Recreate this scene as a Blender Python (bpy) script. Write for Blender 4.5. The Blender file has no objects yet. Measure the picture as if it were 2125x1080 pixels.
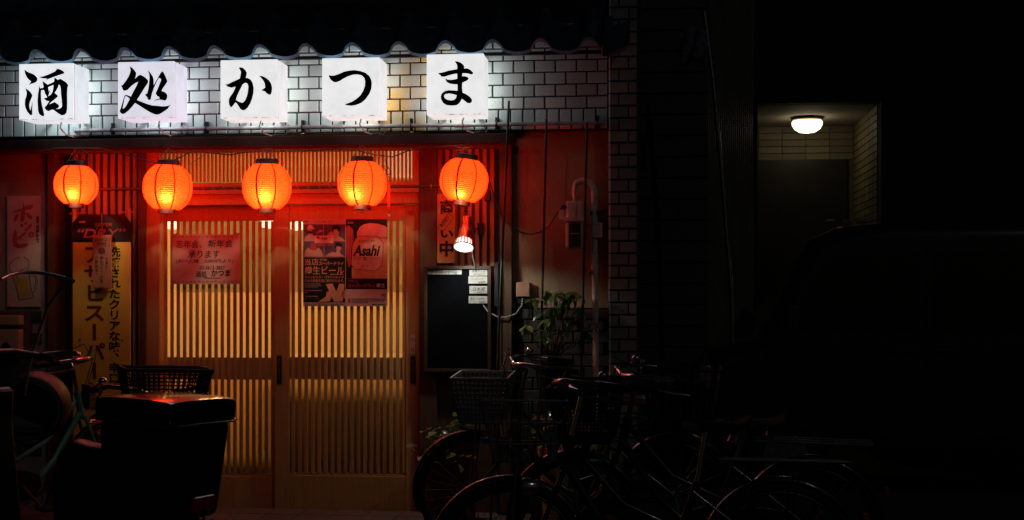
import bpy, bmesh, math, random
from mathutils import Vector, Matrix, Euler
random.seed(7)
SC = bpy.context.scene
COL = SC.collection
R = math.radians
# ------------------------------------------------------------------ camera
FPX, W, H = 2700.0, 2125.0, 1080.0          # focal length and frame of the photograph in pixels
YAW, HOR = math.atan(300.5 / 2700.0), 615.0  # facade normal vanishes right of centre; horizon row
DIST, EYE = 7.75, 1.36
cam = bpy.data.cameras.new('camera'); camo = bpy.data.objects.new('camera', cam); COL.objects.link(camo)
cam.sensor_width = 36.0; cam.lens = 36.0 * FPX / W; cam.shift_y = (HOR - H / 2) / W
cam.clip_end = 300; cam.clip_start = 0.05
camo.location = (0, -DIST, EYE); camo.rotation_euler = (R(90), 0, YAW)
SC.camera = camo
# ------------------------------------------------------------------ night sky, added faint fill sun, exposure
wd = bpy.data.worlds.new('World'); SC.world = wd; wd.use_nodes = True
nt = wd.node_tree
sky = nt.nodes.new('ShaderNodeTexSky'); sky.sky_type = 'NISHITA'; sky.sun_disc = False
sky.sun_elevation = R(35); sky.sun_rotation = R(150)
bg = nt.nodes['Background']; bg.inputs['Strength'].default_value = 0.0007
nt.links.new(sky.outputs[0], bg.inputs['Color'])
sl = bpy.data.lights.new('fill_sun', 'SUN'); sl.energy = 0.04; sl.angle = R(0.5); sl.color = (0.95, 0.95, 1.0)  # added sun with no seen source, for metal glints and dim tiles
so = bpy.data.objects.new('fill_sun', sl); COL.objects.link(so); so.rotation_euler = (R(50), 0, R(35))
SC.view_settings.view_transform = 'Standard'; SC.view_settings.look = 'None'
SC.view_settings.exposure = 0.0; SC.view_settings.gamma = 1.0; SC.view_settings.use_curve_mapping = False
cy = SC.cycles
cy.max_bounces = 7; cy.diffuse_bounces = 4; cy.glossy_bounces = 3; cy.transmission_bounces = 4; cy.transparent_max_bounces = 10
cy.sample_clamp_indirect = 4.0; cy.use_denoising = True; cy.caustics_reflective = False; cy.caustics_refractive = False
# ------------------------------------------------------------------ measuring the photograph
CA, SA = math.cos(YAW), math.sin(YAW)
def P(px, py, Y):
    xc, zc = (px - W / 2) / FPX, (HOR - py) / FPX
    t = (Y + DIST) / (CA + SA * xc)
    return Vector((t * (-SA + CA * xc), Y, EYE + t * zc))
def X(px, Y): return P(px, 0, Y).x
def Z(px, py, Y): return P(px, py, Y).z
def rect(x0, y0, x1, y1, Y):
    m = (x0 + x1) / 2
    return X(x0, Y), X(x1, Y), Z(m, y1, Y), Z(m, y0, Y)
# ------------------------------------------------------------------ materials
MATS = {}
def mat(name, col, rough=0.6, metal=0.0, var=0.18, scale=18.0, bump=0.0, coat=0.0, emit=None, est=0.0, rand=0.0, spec=0.5, bscale=None, stretch=None):
    if name in MATS: return MATS[name]
    m = bpy.data.materials.new(name); m.use_nodes = True; n = m.node_tree.nodes; l = m.node_tree.links
    b = n['Principled BSDF']
    tc = n.new('ShaderNodeTexCoord'); mp = n.new('ShaderNodeMapping')
    l.new(tc.outputs['Object'], mp.inputs['Vector'])
    if stretch: mp.inputs['Scale'].default_value = stretch
    nz = n.new('ShaderNodeTexNoise'); nz.inputs['Scale'].default_value = scale; nz.inputs['Detail'].default_value = 6; nz.inputs['Roughness'].default_value = 0.65
    l.new(mp.outputs[0], nz.inputs['Vector'])
    rm = n.new('ShaderNodeMapRange'); rm.inputs[1].default_value = 0.3; rm.inputs[2].default_value = 0.7
    rm.inputs[3].default_value = 1 - var; rm.inputs[4].default_value = 1 + var
    l.new(nz.outputs['Fac'], rm.inputs[0])
    last = rm.outputs[0]
    if rand:
        oi = n.new('ShaderNodeObjectInfo'); r2 = n.new('ShaderNodeMapRange'); r2.inputs[3].default_value = 1 - rand; r2.inputs[4].default_value = 1 + rand
        l.new(oi.outputs['Random'], r2.inputs[0])
        mu = n.new('ShaderNodeMath'); mu.operation = 'MULTIPLY'; l.new(last, mu.inputs[0]); l.new(r2.outputs[0], mu.inputs[1]); last = mu.outputs[0]
    mx = n.new('ShaderNodeVectorMath'); mx.operation = 'SCALE'; mx.inputs[0].default_value = col[:3]
    l.new(last, mx.inputs['Scale']); l.new(mx.outputs[0], b.inputs['Base Color'])
    b.inputs['Roughness'].default_value = rough; b.inputs['Metallic'].default_value = metal
    b.inputs['Specular IOR Level'].default_value = spec
    if coat: b.inputs['Coat Weight'].default_value = coat; b.inputs['Coat Roughness'].default_value = 0.08
    rr = n.new('ShaderNodeMapRange'); rr.inputs[3].default_value = max(0.02, rough - 0.1); rr.inputs[4].default_value = min(1, rough + 0.12)
    l.new(nz.outputs['Fac'], rr.inputs[0]); l.new(rr.outputs[0], b.inputs['Roughness'])
    if bump:
        nb = nz
        if bscale:
            nb = n.new('ShaderNodeTexNoise'); nb.inputs['Scale'].default_value = bscale; nb.inputs['Detail'].default_value = 5; l.new(mp.outputs[0], nb.inputs['Vector'])
        bp = n.new('ShaderNodeBump'); bp.inputs['Strength'].default_value = bump; bp.inputs['Distance'].default_value = 0.01
        l.new(nb.outputs['Fac'], bp.inputs['Height']); l.new(bp.outputs[0], b.inputs['Normal'])
    if emit:
        b.inputs['Emission Color'].default_value = (*emit, 1); b.inputs['Emission Strength'].default_value = est
    MATS[name] = m; return m
WOOD = dict(scale=9, stretch=(9, 9, 0.5), bump=0.12)
mat('door_wood', (0.50, 0.29, 0.10), 0.48, var=0.16, rand=0.07, **WOOD)
mat('slat_wood', (0.48, 0.295, 0.11), 0.5, var=0.16, rand=0.12, **WOOD)
mat('dark_wood', (0.10, 0.055, 0.03), 0.55, var=0.3, **WOOD)
mat('batten_wood', (0.40, 0.26, 0.12), 0.5, var=0.25, rand=0.18, **WOOD)
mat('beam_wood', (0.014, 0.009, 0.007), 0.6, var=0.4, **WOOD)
mat('black_gap', (0.012, 0.01, 0.01), 0.8)
mat('stucco', (0.34, 0.26, 0.16), 0.85, var=0.22, scale=5, bump=0.35, bscale=90)
mat('left_stucco', (0.30, 0.27, 0.24), 0.85, var=0.2, scale=5, bump=0.3, bscale=90)
mat('mortar', (0.028, 0.029, 0.033), 0.9, var=0.4, scale=40, bump=0.3)
mat('roof_glaze', (0.045, 0.06, 0.085), 0.36, var=0.5, scale=14, coat=0.25, bump=0.05, rand=0.25, spec=0.3)
mat('roof_edge_lit', (0.16, 0.36, 0.56), 0.4, var=0.6, scale=16, bump=0.1, coat=0.3)  # eave edge colour lightened to carry the glow of the signs below
mat('black_paint', (0.012, 0.012, 0.013), 0.35, var=0.3)
mat('black_plastic', (0.016, 0.016, 0.018), 0.45, var=0.25, scale=40)
mat('rubber', (0.014, 0.014, 0.014), 0.8, var=0.3, scale=60, bump=0.2)
mat('chrome', (0.62, 0.62, 0.62), 0.2, 1.0, var=0.15, scale=30)
mat('steel', (0.35, 0.35, 0.35), 0.38, 1.0, var=0.3, scale=30)
mat('dull_steel', (0.12, 0.12, 0.12), 0.42, 1.0, var=0.3, scale=30)
mat('grey_pipe', (0.70, 0.66, 0.55), 0.5, var=0.25, scale=25)
mat('conduit', (0.42, 0.42, 0.44), 0.45, var=0.35, scale=12)
mat('ink', (0.008, 0.007, 0.007), 0.6, var=0.1)
mat('paper', (0.72, 0.69, 0.62), 0.7, var=0.08, scale=8)
mat('asphalt', (0.045, 0.045, 0.047), 0.85, var=0.4, scale=60, bump=0.6)
mat('paver', (0.10, 0.085, 0.07), 0.7, var=0.25, scale=20, rand=0.15, bump=0.2)
mat('leaf', (0.12, 0.21, 0.075), 0.28, var=0.35, scale=25, rand=0.3, coat=0.5)
mat('leaf_yellow', (0.22, 0.24, 0.07), 0.45, var=0.3, rand=0.3)
mat('leaf_purple', (0.10, 0.05, 0.10), 0.5, var=0.3, rand=0.3)
mat('bark', (0.10, 0.07, 0.045), 0.8, var=0.4, bump=0.4)
mat('terracotta', (0.25, 0.10, 0.05), 0.7, var=0.25)
def tile_mat():
    m = bpy.data.materials.new('glazed_tile'); m.use_nodes = True; n = m.node_tree.nodes; l = m.node_tree.links; b = n['Principled BSDF']
    g = n.new('ShaderNodeNewGeometry'); oi = n.new('ShaderNodeObjectInfo')
    nz = n.new('ShaderNodeTexNoise'); nz.inputs['Scale'].default_value = 3.0; nz.inputs['Detail'].default_value = 5; l.new(g.outputs['Position'], nz.inputs['Vector'])
    sp = n.new('ShaderNodeTexVoronoi'); sp.inputs['Scale'].default_value = 75; l.new(g.outputs['Position'], sp.inputs['Vector'])   # dark specks in the glaze
    nz2 = n.new('ShaderNodeTexNoise'); nz2.inputs['Scale'].default_value = 5; l.new(g.outputs['Position'], nz2.inputs['Vector'])
    th = n.new('ShaderNodeMapRange'); th.inputs[1].default_value = 0.45; th.inputs[2].default_value = 0.62; th.inputs[3].default_value = 0.0; th.inputs[4].default_value = 0.17; l.new(nz2.outputs['Fac'], th.inputs[0])
    lt = n.new('ShaderNodeMath'); lt.operation = 'LESS_THAN'; l.new(sp.outputs['Distance'], lt.inputs[0]); l.new(th.outputs[0], lt.inputs[1])
    # rusty run-off stain, a patch with its own shape
    sx = n.new('ShaderNodeSeparateXYZ'); l.new(g.outputs['Position'], sx.inputs[0])
    d = n.new('ShaderNodeMath'); d.operation = 'SUBTRACT'; l.new(sx.outputs['X'], d.inputs[0]); d.inputs[1].default_value = X(838, 0)
    ab = n.new('ShaderNodeMath'); ab.operation = 'ABSOLUTE'; l.new(d.outputs[0], ab.inputs[0])
    st = n.new('ShaderNodeMapRange'); st.inputs[1].default_value = 0.42; st.inputs[2].default_value = 0.03; l.new(ab.outputs[0], st.inputs[0])
    ns = n.new('ShaderNodeMapRange'); ns.inputs[1].default_value = 0.35; ns.inputs[2].default_value = 0.65; l.new(nz.outputs['Fac'], ns.inputs[0])
    rs = n.new('ShaderNodeMapRange'); rs.inputs[3].default_value = 0.35; l.new(oi.outputs['Random'], rs.inputs[0])
    sm = n.new('ShaderNodeMath'); sm.operation = 'MULTIPLY'; l.new(st.outputs[0], sm.inputs[0]); l.new(rs.outputs[0], sm.inputs[1])
    sm2 = n.new('ShaderNodeMath'); sm2.operation = 'MULTIPLY'; l.new(sm.outputs[0], sm2.inputs[0]); l.new(ns.outputs[0], sm2.inputs[1])
    tint = n.new('ShaderNodeMix'); tint.data_type = 'RGBA'; tint.inputs['A'].default_value = (0.68, 0.77, 0.78, 1); tint.inputs['B'].default_value = (0.76, 0.50, 0.18, 1)
    sm3 = n.new('ShaderNodeMath'); sm3.operation = 'MULTIPLY'; sm3.use_clamp = True; l.new(sm2.outputs[0], sm3.inputs[0]); sm3.inputs[1].default_value = 1.5
    l.new(sm3.outputs[0], tint.inputs['Factor'])
    r2 = n.new('ShaderNodeMapRange'); r2.inputs[3].default_value = 0.82; r2.inputs[4].default_value = 1.06; l.new(oi.outputs['Random'], r2.inputs[0])
    sc = n.new('ShaderNodeVectorMath'); sc.operation = 'SCALE'; l.new(tint.outputs['Result'], sc.inputs[0]); l.new(r2.outputs[0], sc.inputs['Scale'])
    spk = n.new('ShaderNodeMix'); spk.data_type = 'RGBA'; l.new(lt.outputs[0], spk.inputs['Factor']); l.new(sc.outputs[0], spk.inputs['A']); spk.inputs['B'].default_value = (0.12, 0.11, 0.10, 1)
    l.new(spk.outputs['Result'], b.inputs['Base Color'])
    b.inputs['Roughness'].default_value = 0.28
    bz = n.new('ShaderNodeTexNoise'); bz.inputs['Scale'].default_value = 28; l.new(g.outputs['Position'], bz.inputs['Vector'])
    bp = n.new('ShaderNodeBump'); bp.inputs['Strength'].default_value = 0.08; bp.inputs['Distance'].default_value = 0.01; l.new(bz.outputs['Fac'], bp.inputs['Height']); l.new(bp.outputs[0], b.inputs['Normal'])
    MATS['glazed_tile'] = m
def leafy(name):
    m = MATS[name]; n = m.node_tree.nodes; l = m.node_tree.links; b = n['Principled BSDF']; out = n['Material Output']
    tr = n.new('ShaderNodeBsdfTranslucent'); tr.inputs['Color'].default_value = (.16, .26, .06, 1)
    mx = n.new('ShaderNodeMixShader'); mx.inputs[0].default_value = .4; l.new(b.outputs[0], mx.inputs[1]); l.new(tr.outputs[0], mx.inputs[2]); l.new(mx.outputs[0], out.inputs['Surface'])
leafy('leaf'); leafy('leaf_yellow')
tile_mat()
def lantern_mat():
    m = bpy.data.materials.new('lantern_paper'); m.use_nodes = True; n = m.node_tree.nodes; l = m.node_tree.links
    n.remove(n['Principled BSDF']); out = n['Material Output']
    tr = n.new('ShaderNodeBsdfTranslucent'); df = n.new('ShaderNodeBsdfDiffuse')
    tc = n.new('ShaderNodeTexCoord'); nz = n.new('ShaderNodeTexNoise'); nz.inputs['Scale'].default_value = 9; nz.inputs['Detail'].default_value = 3; l.new(tc.outputs['Object'], nz.inputs['Vector'])
    rm = n.new('ShaderNodeMapRange'); rm.inputs[1].default_value = 0.3; rm.inputs[2].default_value = 0.7; rm.inputs[3].default_value = 0.85; rm.inputs[4].default_value = 1.08; l.new(nz.outputs['Fac'], rm.inputs[0])
    sc = n.new('ShaderNodeVectorMath'); sc.operation = 'SCALE'; sc.inputs[0].default_value = (0.95, 0.036, 0.0036); l.new(rm.outputs[0], sc.inputs['Scale'])
    l.new(sc.outputs[0], tr.inputs['Color']); df.inputs['Color'].default_value = (0.55, 0.03, 0.01, 1)
    em = n.new('ShaderNodeEmission'); em.inputs['Color'].default_value = (1, 0.031, 0.0028, 1)
    oi = n.new('ShaderNodeObjectInfo'); er = n.new('ShaderNodeMapRange'); er.inputs[3].default_value = 2.7; er.inputs[4].default_value = 3.5; l.new(oi.outputs['Random'], er.inputs[0]); l.new(er.outputs[0], em.inputs['Strength'])
    mx = n.new('ShaderNodeMixShader'); mx.inputs[0].default_value = 0.25; l.new(tr.outputs[0], mx.inputs[1]); l.new(df.outputs[0], mx.inputs[2])
    ad = n.new('ShaderNodeAddShader'); l.new(mx.outputs[0], ad.inputs[0]); l.new(em.outputs[0], ad.inputs[1]); l.new(ad.outputs[0], out.inputs['Surface'])
    MATS['lantern_paper'] = m
lantern_mat()
def emis(name, col, s, spots=None):
    m = bpy.data.materials.new(name); m.use_nodes = True; n = m.node_tree.nodes; l = m.node_tree.links
    b = n['Principled BSDF']; b.inputs['Base Color'].default_value = (0.7, 0.7, 0.7, 1); b.inputs['Roughness'].default_value = 0.35
    b.inputs['Emission Color'].default_value = (*col, 1); b.inputs['Emission Strength'].default_value = s
    if spots:   # flecks of grime baked onto the acrylic
        tc = n.new('ShaderNodeTexCoord'); nz = n.new('ShaderNodeTexNoise'); nz.inputs['Scale'].default_value = spots; nz.inputs['Detail'].default_value = 8; nz.inputs['Roughness'].default_value = 0.7
        l.new(tc.outputs['Object'], nz.inputs['Vector'])
        rm = n.new('ShaderNodeMapRange'); rm.inputs[1].default_value = 0.25; rm.inputs[2].default_value = 0.62; rm.inputs[3].default_value = s * 0.86; rm.inputs[4].default_value = s * 1.03; l.new(nz.outputs['Fac'], rm.inputs[0])
        l.new(rm.outputs[0], b.inputs['Emission Strength'])
    MATS[name] = m; return m
def acrylic(name, col, glow):
    m = bpy.data.materials.new(name); m.use_nodes = True; n = m.node_tree.nodes; l = m.node_tree.links
    n.remove(n['Principled BSDF']); out = n['Material Output']
    tr = n.new('ShaderNodeBsdfTranslucent'); df = n.new('ShaderNodeBsdfDiffuse'); em = n.new('ShaderNodeEmission')
    tc = n.new('ShaderNodeTexCoord'); nz = n.new('ShaderNodeTexNoise'); nz.inputs['Scale'].default_value = 9; nz.inputs['Detail'].default_value = 8; l.new(tc.outputs['Object'], nz.inputs['Vector'])
    rm = n.new('ShaderNodeMapRange'); rm.inputs[1].default_value = .3; rm.inputs[2].default_value = .6; rm.inputs[3].default_value = .82; rm.inputs[4].default_value = 1.0; l.new(nz.outputs['Fac'], rm.inputs[0])
    sc = n.new('ShaderNodeVectorMath'); sc.operation = 'SCALE'; sc.inputs[0].default_value = col; l.new(rm.outputs[0], sc.inputs['Scale'])
    tr.inputs['Color'].default_value = (col[0] * .2, col[1] * .2, col[2] * .2, 1); l.new(sc.outputs[0], em.inputs['Color']); em.inputs['Strength'].default_value = glow; df.inputs['Color'].default_value = (.55, .55, .55, 1)
    mx = n.new('ShaderNodeMixShader'); mx.inputs[0].default_value = .35; l.new(tr.outputs[0], mx.inputs[1]); l.new(df.outputs[0], mx.inputs[2])
    ad = n.new('ShaderNodeAddShader'); l.new(mx.outputs[0], ad.inputs[0]); l.new(em.outputs[0], ad.inputs[1]); l.new(ad.outputs[0], out.inputs['Surface']); MATS[name] = m
def pane_mat(name, col, transp):
    m = bpy.data.materials.new(name); m.use_nodes = True; n = m.node_tree.nodes; l = m.node_tree.links
    n.remove(n['Principled BSDF']); out = n['Material Output']
    tr = n.new('ShaderNodeBsdfTranslucent'); tr.inputs['Color'].default_value = (*col, 1)
    tp = n.new('ShaderNodeBsdfTransparent'); tp.inputs['Color'].default_value = (0.9, 0.9, 0.85, 1)
    gl = n.new('ShaderNodeBsdfGlossy'); gl.inputs['Roughness'].default_value = 0.25; gl.inputs['Color'].default_value = (0.8, 0.8, 0.8, 1)
    m1 = n.new('ShaderNodeMixShader'); m1.inputs[0].default_value = transp; l.new(tr.outputs[0], m1.inputs[1]); l.new(tp.outputs[0], m1.inputs[2])
    m2 = n.new('ShaderNodeMixShader'); m2.inputs[0].default_value = 0.05; l.new(m1.outputs[0], m2.inputs[1]); l.new(gl.outputs[0], m2.inputs[2])
    l.new(m2.outputs[0], out.inputs['Surface']); MATS[name] = m; return m
pane_mat('frosted_glass', (0.50, 0.36, 0.20), 0.20)
pane_mat('ribbed_glass', (0.68, 0.58, 0.42), 0.46)
pane_mat('clear_pane', (0.5, 0.45, 0.33), 0.78)
pane_mat('transom_glass', (0.50, 0.42, 0.26), 0.32)  # transom pane colour darkened to hold back the room light
def glass_mat():
    m = bpy.data.materials.new('clear_glass'); m.use_nodes = True; b = m.node_tree.nodes['Principled BSDF']
    n = m.node_tree.nodes; l = m.node_tree.links
    tp = n.new('ShaderNodeBsdfTransparent'); tp.inputs['Color'].default_value = (0.75, 0.78, 0.78, 1); gl = n.new('ShaderNodeBsdfGlossy'); gl.inputs['Roughness'].default_value = 0.05
    mx = n.new('ShaderNodeMixShader'); mx.inputs[0].default_value = 0.08; l.new(tp.outputs[0], mx.inputs[1]); l.new(gl.outputs[0], mx.inputs[2]); l.new(mx.outputs[0], n['Material Output'].inputs['Surface'])
    MATS['clear_glass'] = m
glass_mat()
# ------------------------------------------------------------------ mesh builder
ORG = {}
class MB:
    def __init__(s): s.v = []; s.f = []; s.sm = []
    def add(s, v, f, smooth=False):
        b = len(s.v); s.v += [tuple(p) for p in v]; s.f += [tuple(i + b for i in q) for q in f]; s.sm += [smooth] * len(f); return s
    def box(s, x0, x1, y0, y1, z0, z1, M=None):
        v = [Vector(p) for p in ((x0, y0, z0), (x1, y0, z0), (x1, y1, z0), (x0, y1, z0), (x0, y0, z1), (x1, y0, z1), (x1, y1, z1), (x0, y1, z1))]
        if M: v = [M @ p for p in v]
        return s.add(v, [(0, 3, 2, 1), (4, 5, 6, 7), (0, 1, 5, 4), (1, 2, 6, 5), (2, 3, 7, 6), (3, 0, 4, 7)])
    def tube(s, pts, r, n=8, caps=True, closed=False):
        pts = [Vector(p) for p in pts]; N = len(pts); rr = r if isinstance(r, (list, tuple)) else [r] * N
        v = []; up = None
        for i, p in enumerate(pts):
            if closed: d = pts[(i + 1) % N] - pts[i - 1]
            else: d = pts[min(i + 1, N - 1)] - pts[max(i - 1, 0)]
            d = d.normalized() if d.length > 1e-9 else Vector((0, 0, 1))
            if up is None:
                up = Vector((0, 0, 1)) if abs(d.z) < 0.9 else Vector((1, 0, 0))
            a = d.cross(up)
            a = a.normalized() if a.length > 1e-6 else d.orthogonal().normalized()
            b = a.cross(d).normalized(); up = b
            for k in range(n):
                t = 2 * math.pi * k / n; v.append(p + (a * math.cos(t) + b * math.sin(t)) * rr[i])
        f = []
        for i in range(N if closed else N - 1):
            j = (i + 1) % N
            for k in range(n):
                q = (k + 1) % n; f.append((i * n + k, i * n + q, j * n + q, j * n + k))
        s.add(v, f, True)
        if caps and not closed:
            b = len(s.v) - len(v); s.f += [tuple(b + k for k in range(n))[::-1], tuple(b + (N - 1) * n + k for k in range(n))]; s.sm += [False, False]
        return s
    def lathe(s, prof, M=None, n=24, smooth=True, caps=False):
        v = []; M = M or Matrix()
        for r, z in prof:
            for k in range(n):
                t = 2 * math.pi * k / n; v.append(M @ Vector((r * math.cos(t), r * math.sin(t), z)))
        f = []
        for i in range(len(prof) - 1):
            for k in range(n):
                q = (k + 1) % n; f.append((i * n + k, i * n + q, (i + 1) * n + q, (i + 1) * n + k))
        if caps: f += [tuple(range(n))[::-1], tuple((len(prof) - 1) * n + k for k in range(n))]
        return s.add(v, f, smooth)
    def torus(s, R_, r, M, n=36, m=8, a0=0.0, a1=2 * math.pi):
        full = a1 - a0 > 6.28
        pts = [M @ Vector((R_ * math.cos(a0 + (a1 - a0) * i / n), 0, R_ * math.sin(a0 + (a1 - a0) * i / n))) for i in range(n if full else n + 1)]
        return s.tube(pts, r, m, closed=full)
    def prism(s, loop, M, d0, d1):
        n = len(loop); v = [M @ Vector((a, d0, b)) for a, b in loop] + [M @ Vector((a, d1, b)) for a, b in loop]
        return s.add(v, [tuple(range(n)), tuple(range(n, 2 * n))[::-1]] + [(i, i + n, (i + 1) % n + n, (i + 1) % n) for i in range(n)])
    def build(s, name, m, parent=None, bevel=0.0, local=False, org=None):
        me = bpy.data.meshes.new(name)
        o0 = Vector(org) if org is not None else ORG.get(parent.name, Vector()) if parent else Vector()
        me.from_pydata([(x - o0.x, y - o0.y, z - o0.z) for x, y, z in s.v], [], s.f)
        me.polygons.foreach_set('use_smooth', s.sm); me.update()
        if any(s.sm):
            try: me.set_sharp_from_angle(angle=R(50))
            except Exception: pass
        me.materials.append(MATS[m] if isinstance(m, str) else m)
        o = bpy.data.objects.new(name, me); COL.objects.link(o)
        if parent: o.parent = parent; ORG[o.name] = o0
        else: o.location = o0; ORG[o.name] = o0
        if bevel:
            bv = o.modifiers.new('edge', 'BEVEL'); bv.width = bevel; bv.segments = 2; bv.limit_method = 'ANGLE'; bv.angle_limit = R(40)
        return o
def thing(name, label, cat, loc=(0, 0, 0), group=None, rot=None):
    o = bpy.data.objects.new(name, None); COL.objects.link(o); o.location = loc; o.empty_display_size = 0.1
    if rot is not None: o.rotation_euler = rot; ORG[o.name] = Vector((0, 0, 0))
    else: ORG[o.name] = Vector(loc)
    return tag(o, label, cat, group)
def tag(o, label, cat=None, group=None, kind=None):
    if label: o['label'] = label
    if cat: o['category'] = cat
    if group: o['group'] = group
    if kind: o['kind'] = kind
    return o
def empty(name, parent):
    o = bpy.data.objects.new(name, None); COL.objects.link(o); o.parent = parent; o.empty_display_size = 0.05
    ORG[o.name] = ORG[parent.name]; return o
def inst(name, me, parent, loc, rot=None, scale=None):
    o = bpy.data.objects.new(name, me); COL.objects.link(o); o.parent = parent
    o.location = Vector(loc) - ORG.get(parent.name, Vector())
    if rot is not None: o.rotation_euler = rot
    if scale is not None: o.scale = scale
    return o
def mesh_of(mb, name, m, smooth_angle=None):
    me = bpy.data.meshes.new(name); me.from_pydata(mb.v, [], mb.f); me.polygons.foreach_set('use_smooth', mb.sm); me.update()
    me.materials.append(MATS[m] if isinstance(m, str) else m); return me
# flat print: glyphs and filled outlines
GC = {}
def glyph(ch, bold=0.0):
    k = (ch, bold)
    if k not in GC:
        c = bpy.data.curves.new('glyph', 'FONT'); c.body = ch; c.offset = bold; c.resolution_u = 3
        o = bpy.data.objects.new('glyph', c); me = o.to_mesh()
        v = [(p.co.x, p.co.y) for p in me.vertices]; f = [tuple(p.vertices) for p in me.polygons]
        o.to_mesh_clear(); bpy.data.objects.remove(o); bpy.data.curves.remove(c); GC[k] = (v, f)
    return GC[k]
def put(mb, v2, f, fn): mb.add([fn(a, b) for a, b in v2], f)
def text(mb, body, r, Y, bold=0.0, shear=0.0):
    """one line of print stretched to the pixel rectangle r on the plane y = Y"""
    v, f = glyph(body, bold)
    if not v: return
    v = [(a + shear * b, b) for a, b in v]
    a0, a1 = min(p[0] for p in v), max(p[0] for p in v); b0, b1 = min(p[1] for p in v), max(p[1] for p in v)
    x0, x1, z0, z1 = rect(*r, Y)
    put(mb, v, f, lambda a, b: (x0 + (a - a0) / max(1e-6, a1 - a0) * (x1 - x0), Y, z0 + (b - b0) / max(1e-6, b1 - b0) * (z1 - z0)))
def vtext(mb, body, r, Y, bold=0.0):
    """a vertical column of characters in the pixel rectangle r"""
    x0, x1, z0, z1 = rect(*r, Y); n = len(body); ch = (z1 - z0) / n; cw = x1 - x0
    for i, c in enumerate(body):
        v, f = glyph(c, bold)
        zt = z1 - ch * i
        if c == 'ー': v = [(0.5 - (b - 0.38), 0.38 - (a - 0.5)) for a, b in v]; f = [q for q in f]
        if c in '、。': v = [(a + 0.55, b + 0.5) for a, b in v]
        put(mb, v, f, lambda a, b: (x0 + a * cw, Y, zt - ch + (b + 0.12) * ch))
def shape(mb, loops, Y, org=(0, 0), k=1.0):
    """fill pixel outlines (later loops are holes) on the plane y = Y"""
    c = bpy.data.curves.new('outline', 'CURVE'); c.dimensions = '2D'; c.fill_mode = 'BOTH'
    for L in loops:
        q = c.splines.new('POLY'); q.points.add(len(L) - 1)
        for p, (u, w) in zip(q.points, L): p.co = (org[0] + u * k, -(org[1] + w * k), 0, 1)
        q.use_cyclic_u = True
    o = bpy.data.objects.new('outline', c); me = o.to_mesh()
    v = [(p.co.x, p.co.y) for p in me.vertices]; f = [tuple(p.vertices) for p in me.polygons]
    o.to_mesh_clear(); bpy.data.objects.remove(o); bpy.data.curves.remove(c)
    if f:
        a, b_, d = (Vector((*v[i], 0)) for i in f[0][:3])
        if (b_ - a).cross(d - a).z < 0: f = [q[::-1] for q in f]
    put(mb, v, f, lambda a, b: tuple(P(a, -b, Y)))
def ell(cx, cy, rx, ry, n=20): return [(cx + rx * math.cos(2 * math.pi * i / n), cy + ry * math.sin(2 * math.pi * i / n)) for i in range(n)]
def rc(x0, y0, x1, y1): return [(x0, y0), (x1, y0), (x1, y1), (x0, y1)]
def pbox(mb, r, Y0, Y1):
    """box whose front (y = Y0) covers the pixel rectangle r"""
    x0, x1, z0, z1 = rect(*r, Y0); mb.box(x0, x1, Y0, Y1, z0, z1); return mb
# ================================================================== the setting
g = MB(); g.box(-40, 40, -30, 40, -0.3, 0.0)
tag(g.build('ground', 'asphalt'), None, kind='structure')
pv = MB(); xa, xb = X(-80, 0), X(1330, 0); pv.box(xa, xb, -0.62, 0.13, 0.002, 0.02)
pavement = tag(pv.build('pavement', mat('grout', (0.05, 0.045, 0.04), 0.9), org=(xa, -0.3, 0)), None, kind='structure')
t = MB(); t.box(-0.097, 0.097, -0.097, 0.097, 0, 0.022); paver_me = mesh_of(t, 'paver', 'paver')
for i in range(int((xb - xa) / 0.2)):
    for j in range(3):
        o = inst('paver', paver_me, pavement, (xa + 0.1 + i * 0.2, 0.02 - j * 0.2, 0.019 + random.uniform(-0.0015, 0.0015)))
# ------------------------------------------------------------------ the tavern
B = thing('tavern_building', 'small tavern with white glazed tile fascia, pantile eave and red lit lattice doors', 'building', (X(660, 0.2), 0.2, 0))
FZ0 = 2.353
m = MB(); m.box(X(-70, 0), X(1262, 0), 0.0, 0.12, FZ0, 3.15)
fascia = m.build('front_wall', 'mortar', B)
def cbox(w, h, d, c):
    b = MB(); r0 = [(-w / 2, 0, -h / 2), (w / 2, 0, -h / 2), (w / 2, 0, h / 2), (-w / 2, 0, h / 2)]
    r1 = [(x, -(d - c), z) for x, y, z in r0]; k = (w / 2 - c) / (w / 2); q = (h / 2 - c) / (h / 2); r2 = [(x * k, -d, z * q) for x, y, z in r0]
    b.add(r0 + r1 + r2, [(i, (i + 1) % 4, (i + 1) % 4 + 4, i + 4) for i in range(4)] + [(i + 4, (i + 1) % 4 + 4, (i + 1) % 4 + 8, i + 8) for i in range(4)] + [(8, 9, 10, 11)])
    return b
TW, TH = 0.1255, 0.0728
JW, JH = 0.0095, 0.0085
tile_full = mesh_of(cbox(TW - JW, TH - JH, 0.011, 0.0025), 'tile', 'glazed_tile')
tile_sold = mesh_of(cbox(TH - JW, TW - JH, 0.011, 0.0025), 'tile', 'glazed_tile')
xl = X(-60, 0); n_col = int((X(1262, 0) - xl) / TW)
xr = X(1262, 0)
def jit(): return (random.uniform(-0.006, 0.006), random.uniform(-0.006, 0.006), random.uniform(-0.006, 0.006))
i = 0; x = xr - TH / 2
while x > xl:
    inst('wall_tile', tile_sold, fascia, (x, 0, FZ0 + TW / 2), jit()); x -= TH
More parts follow.
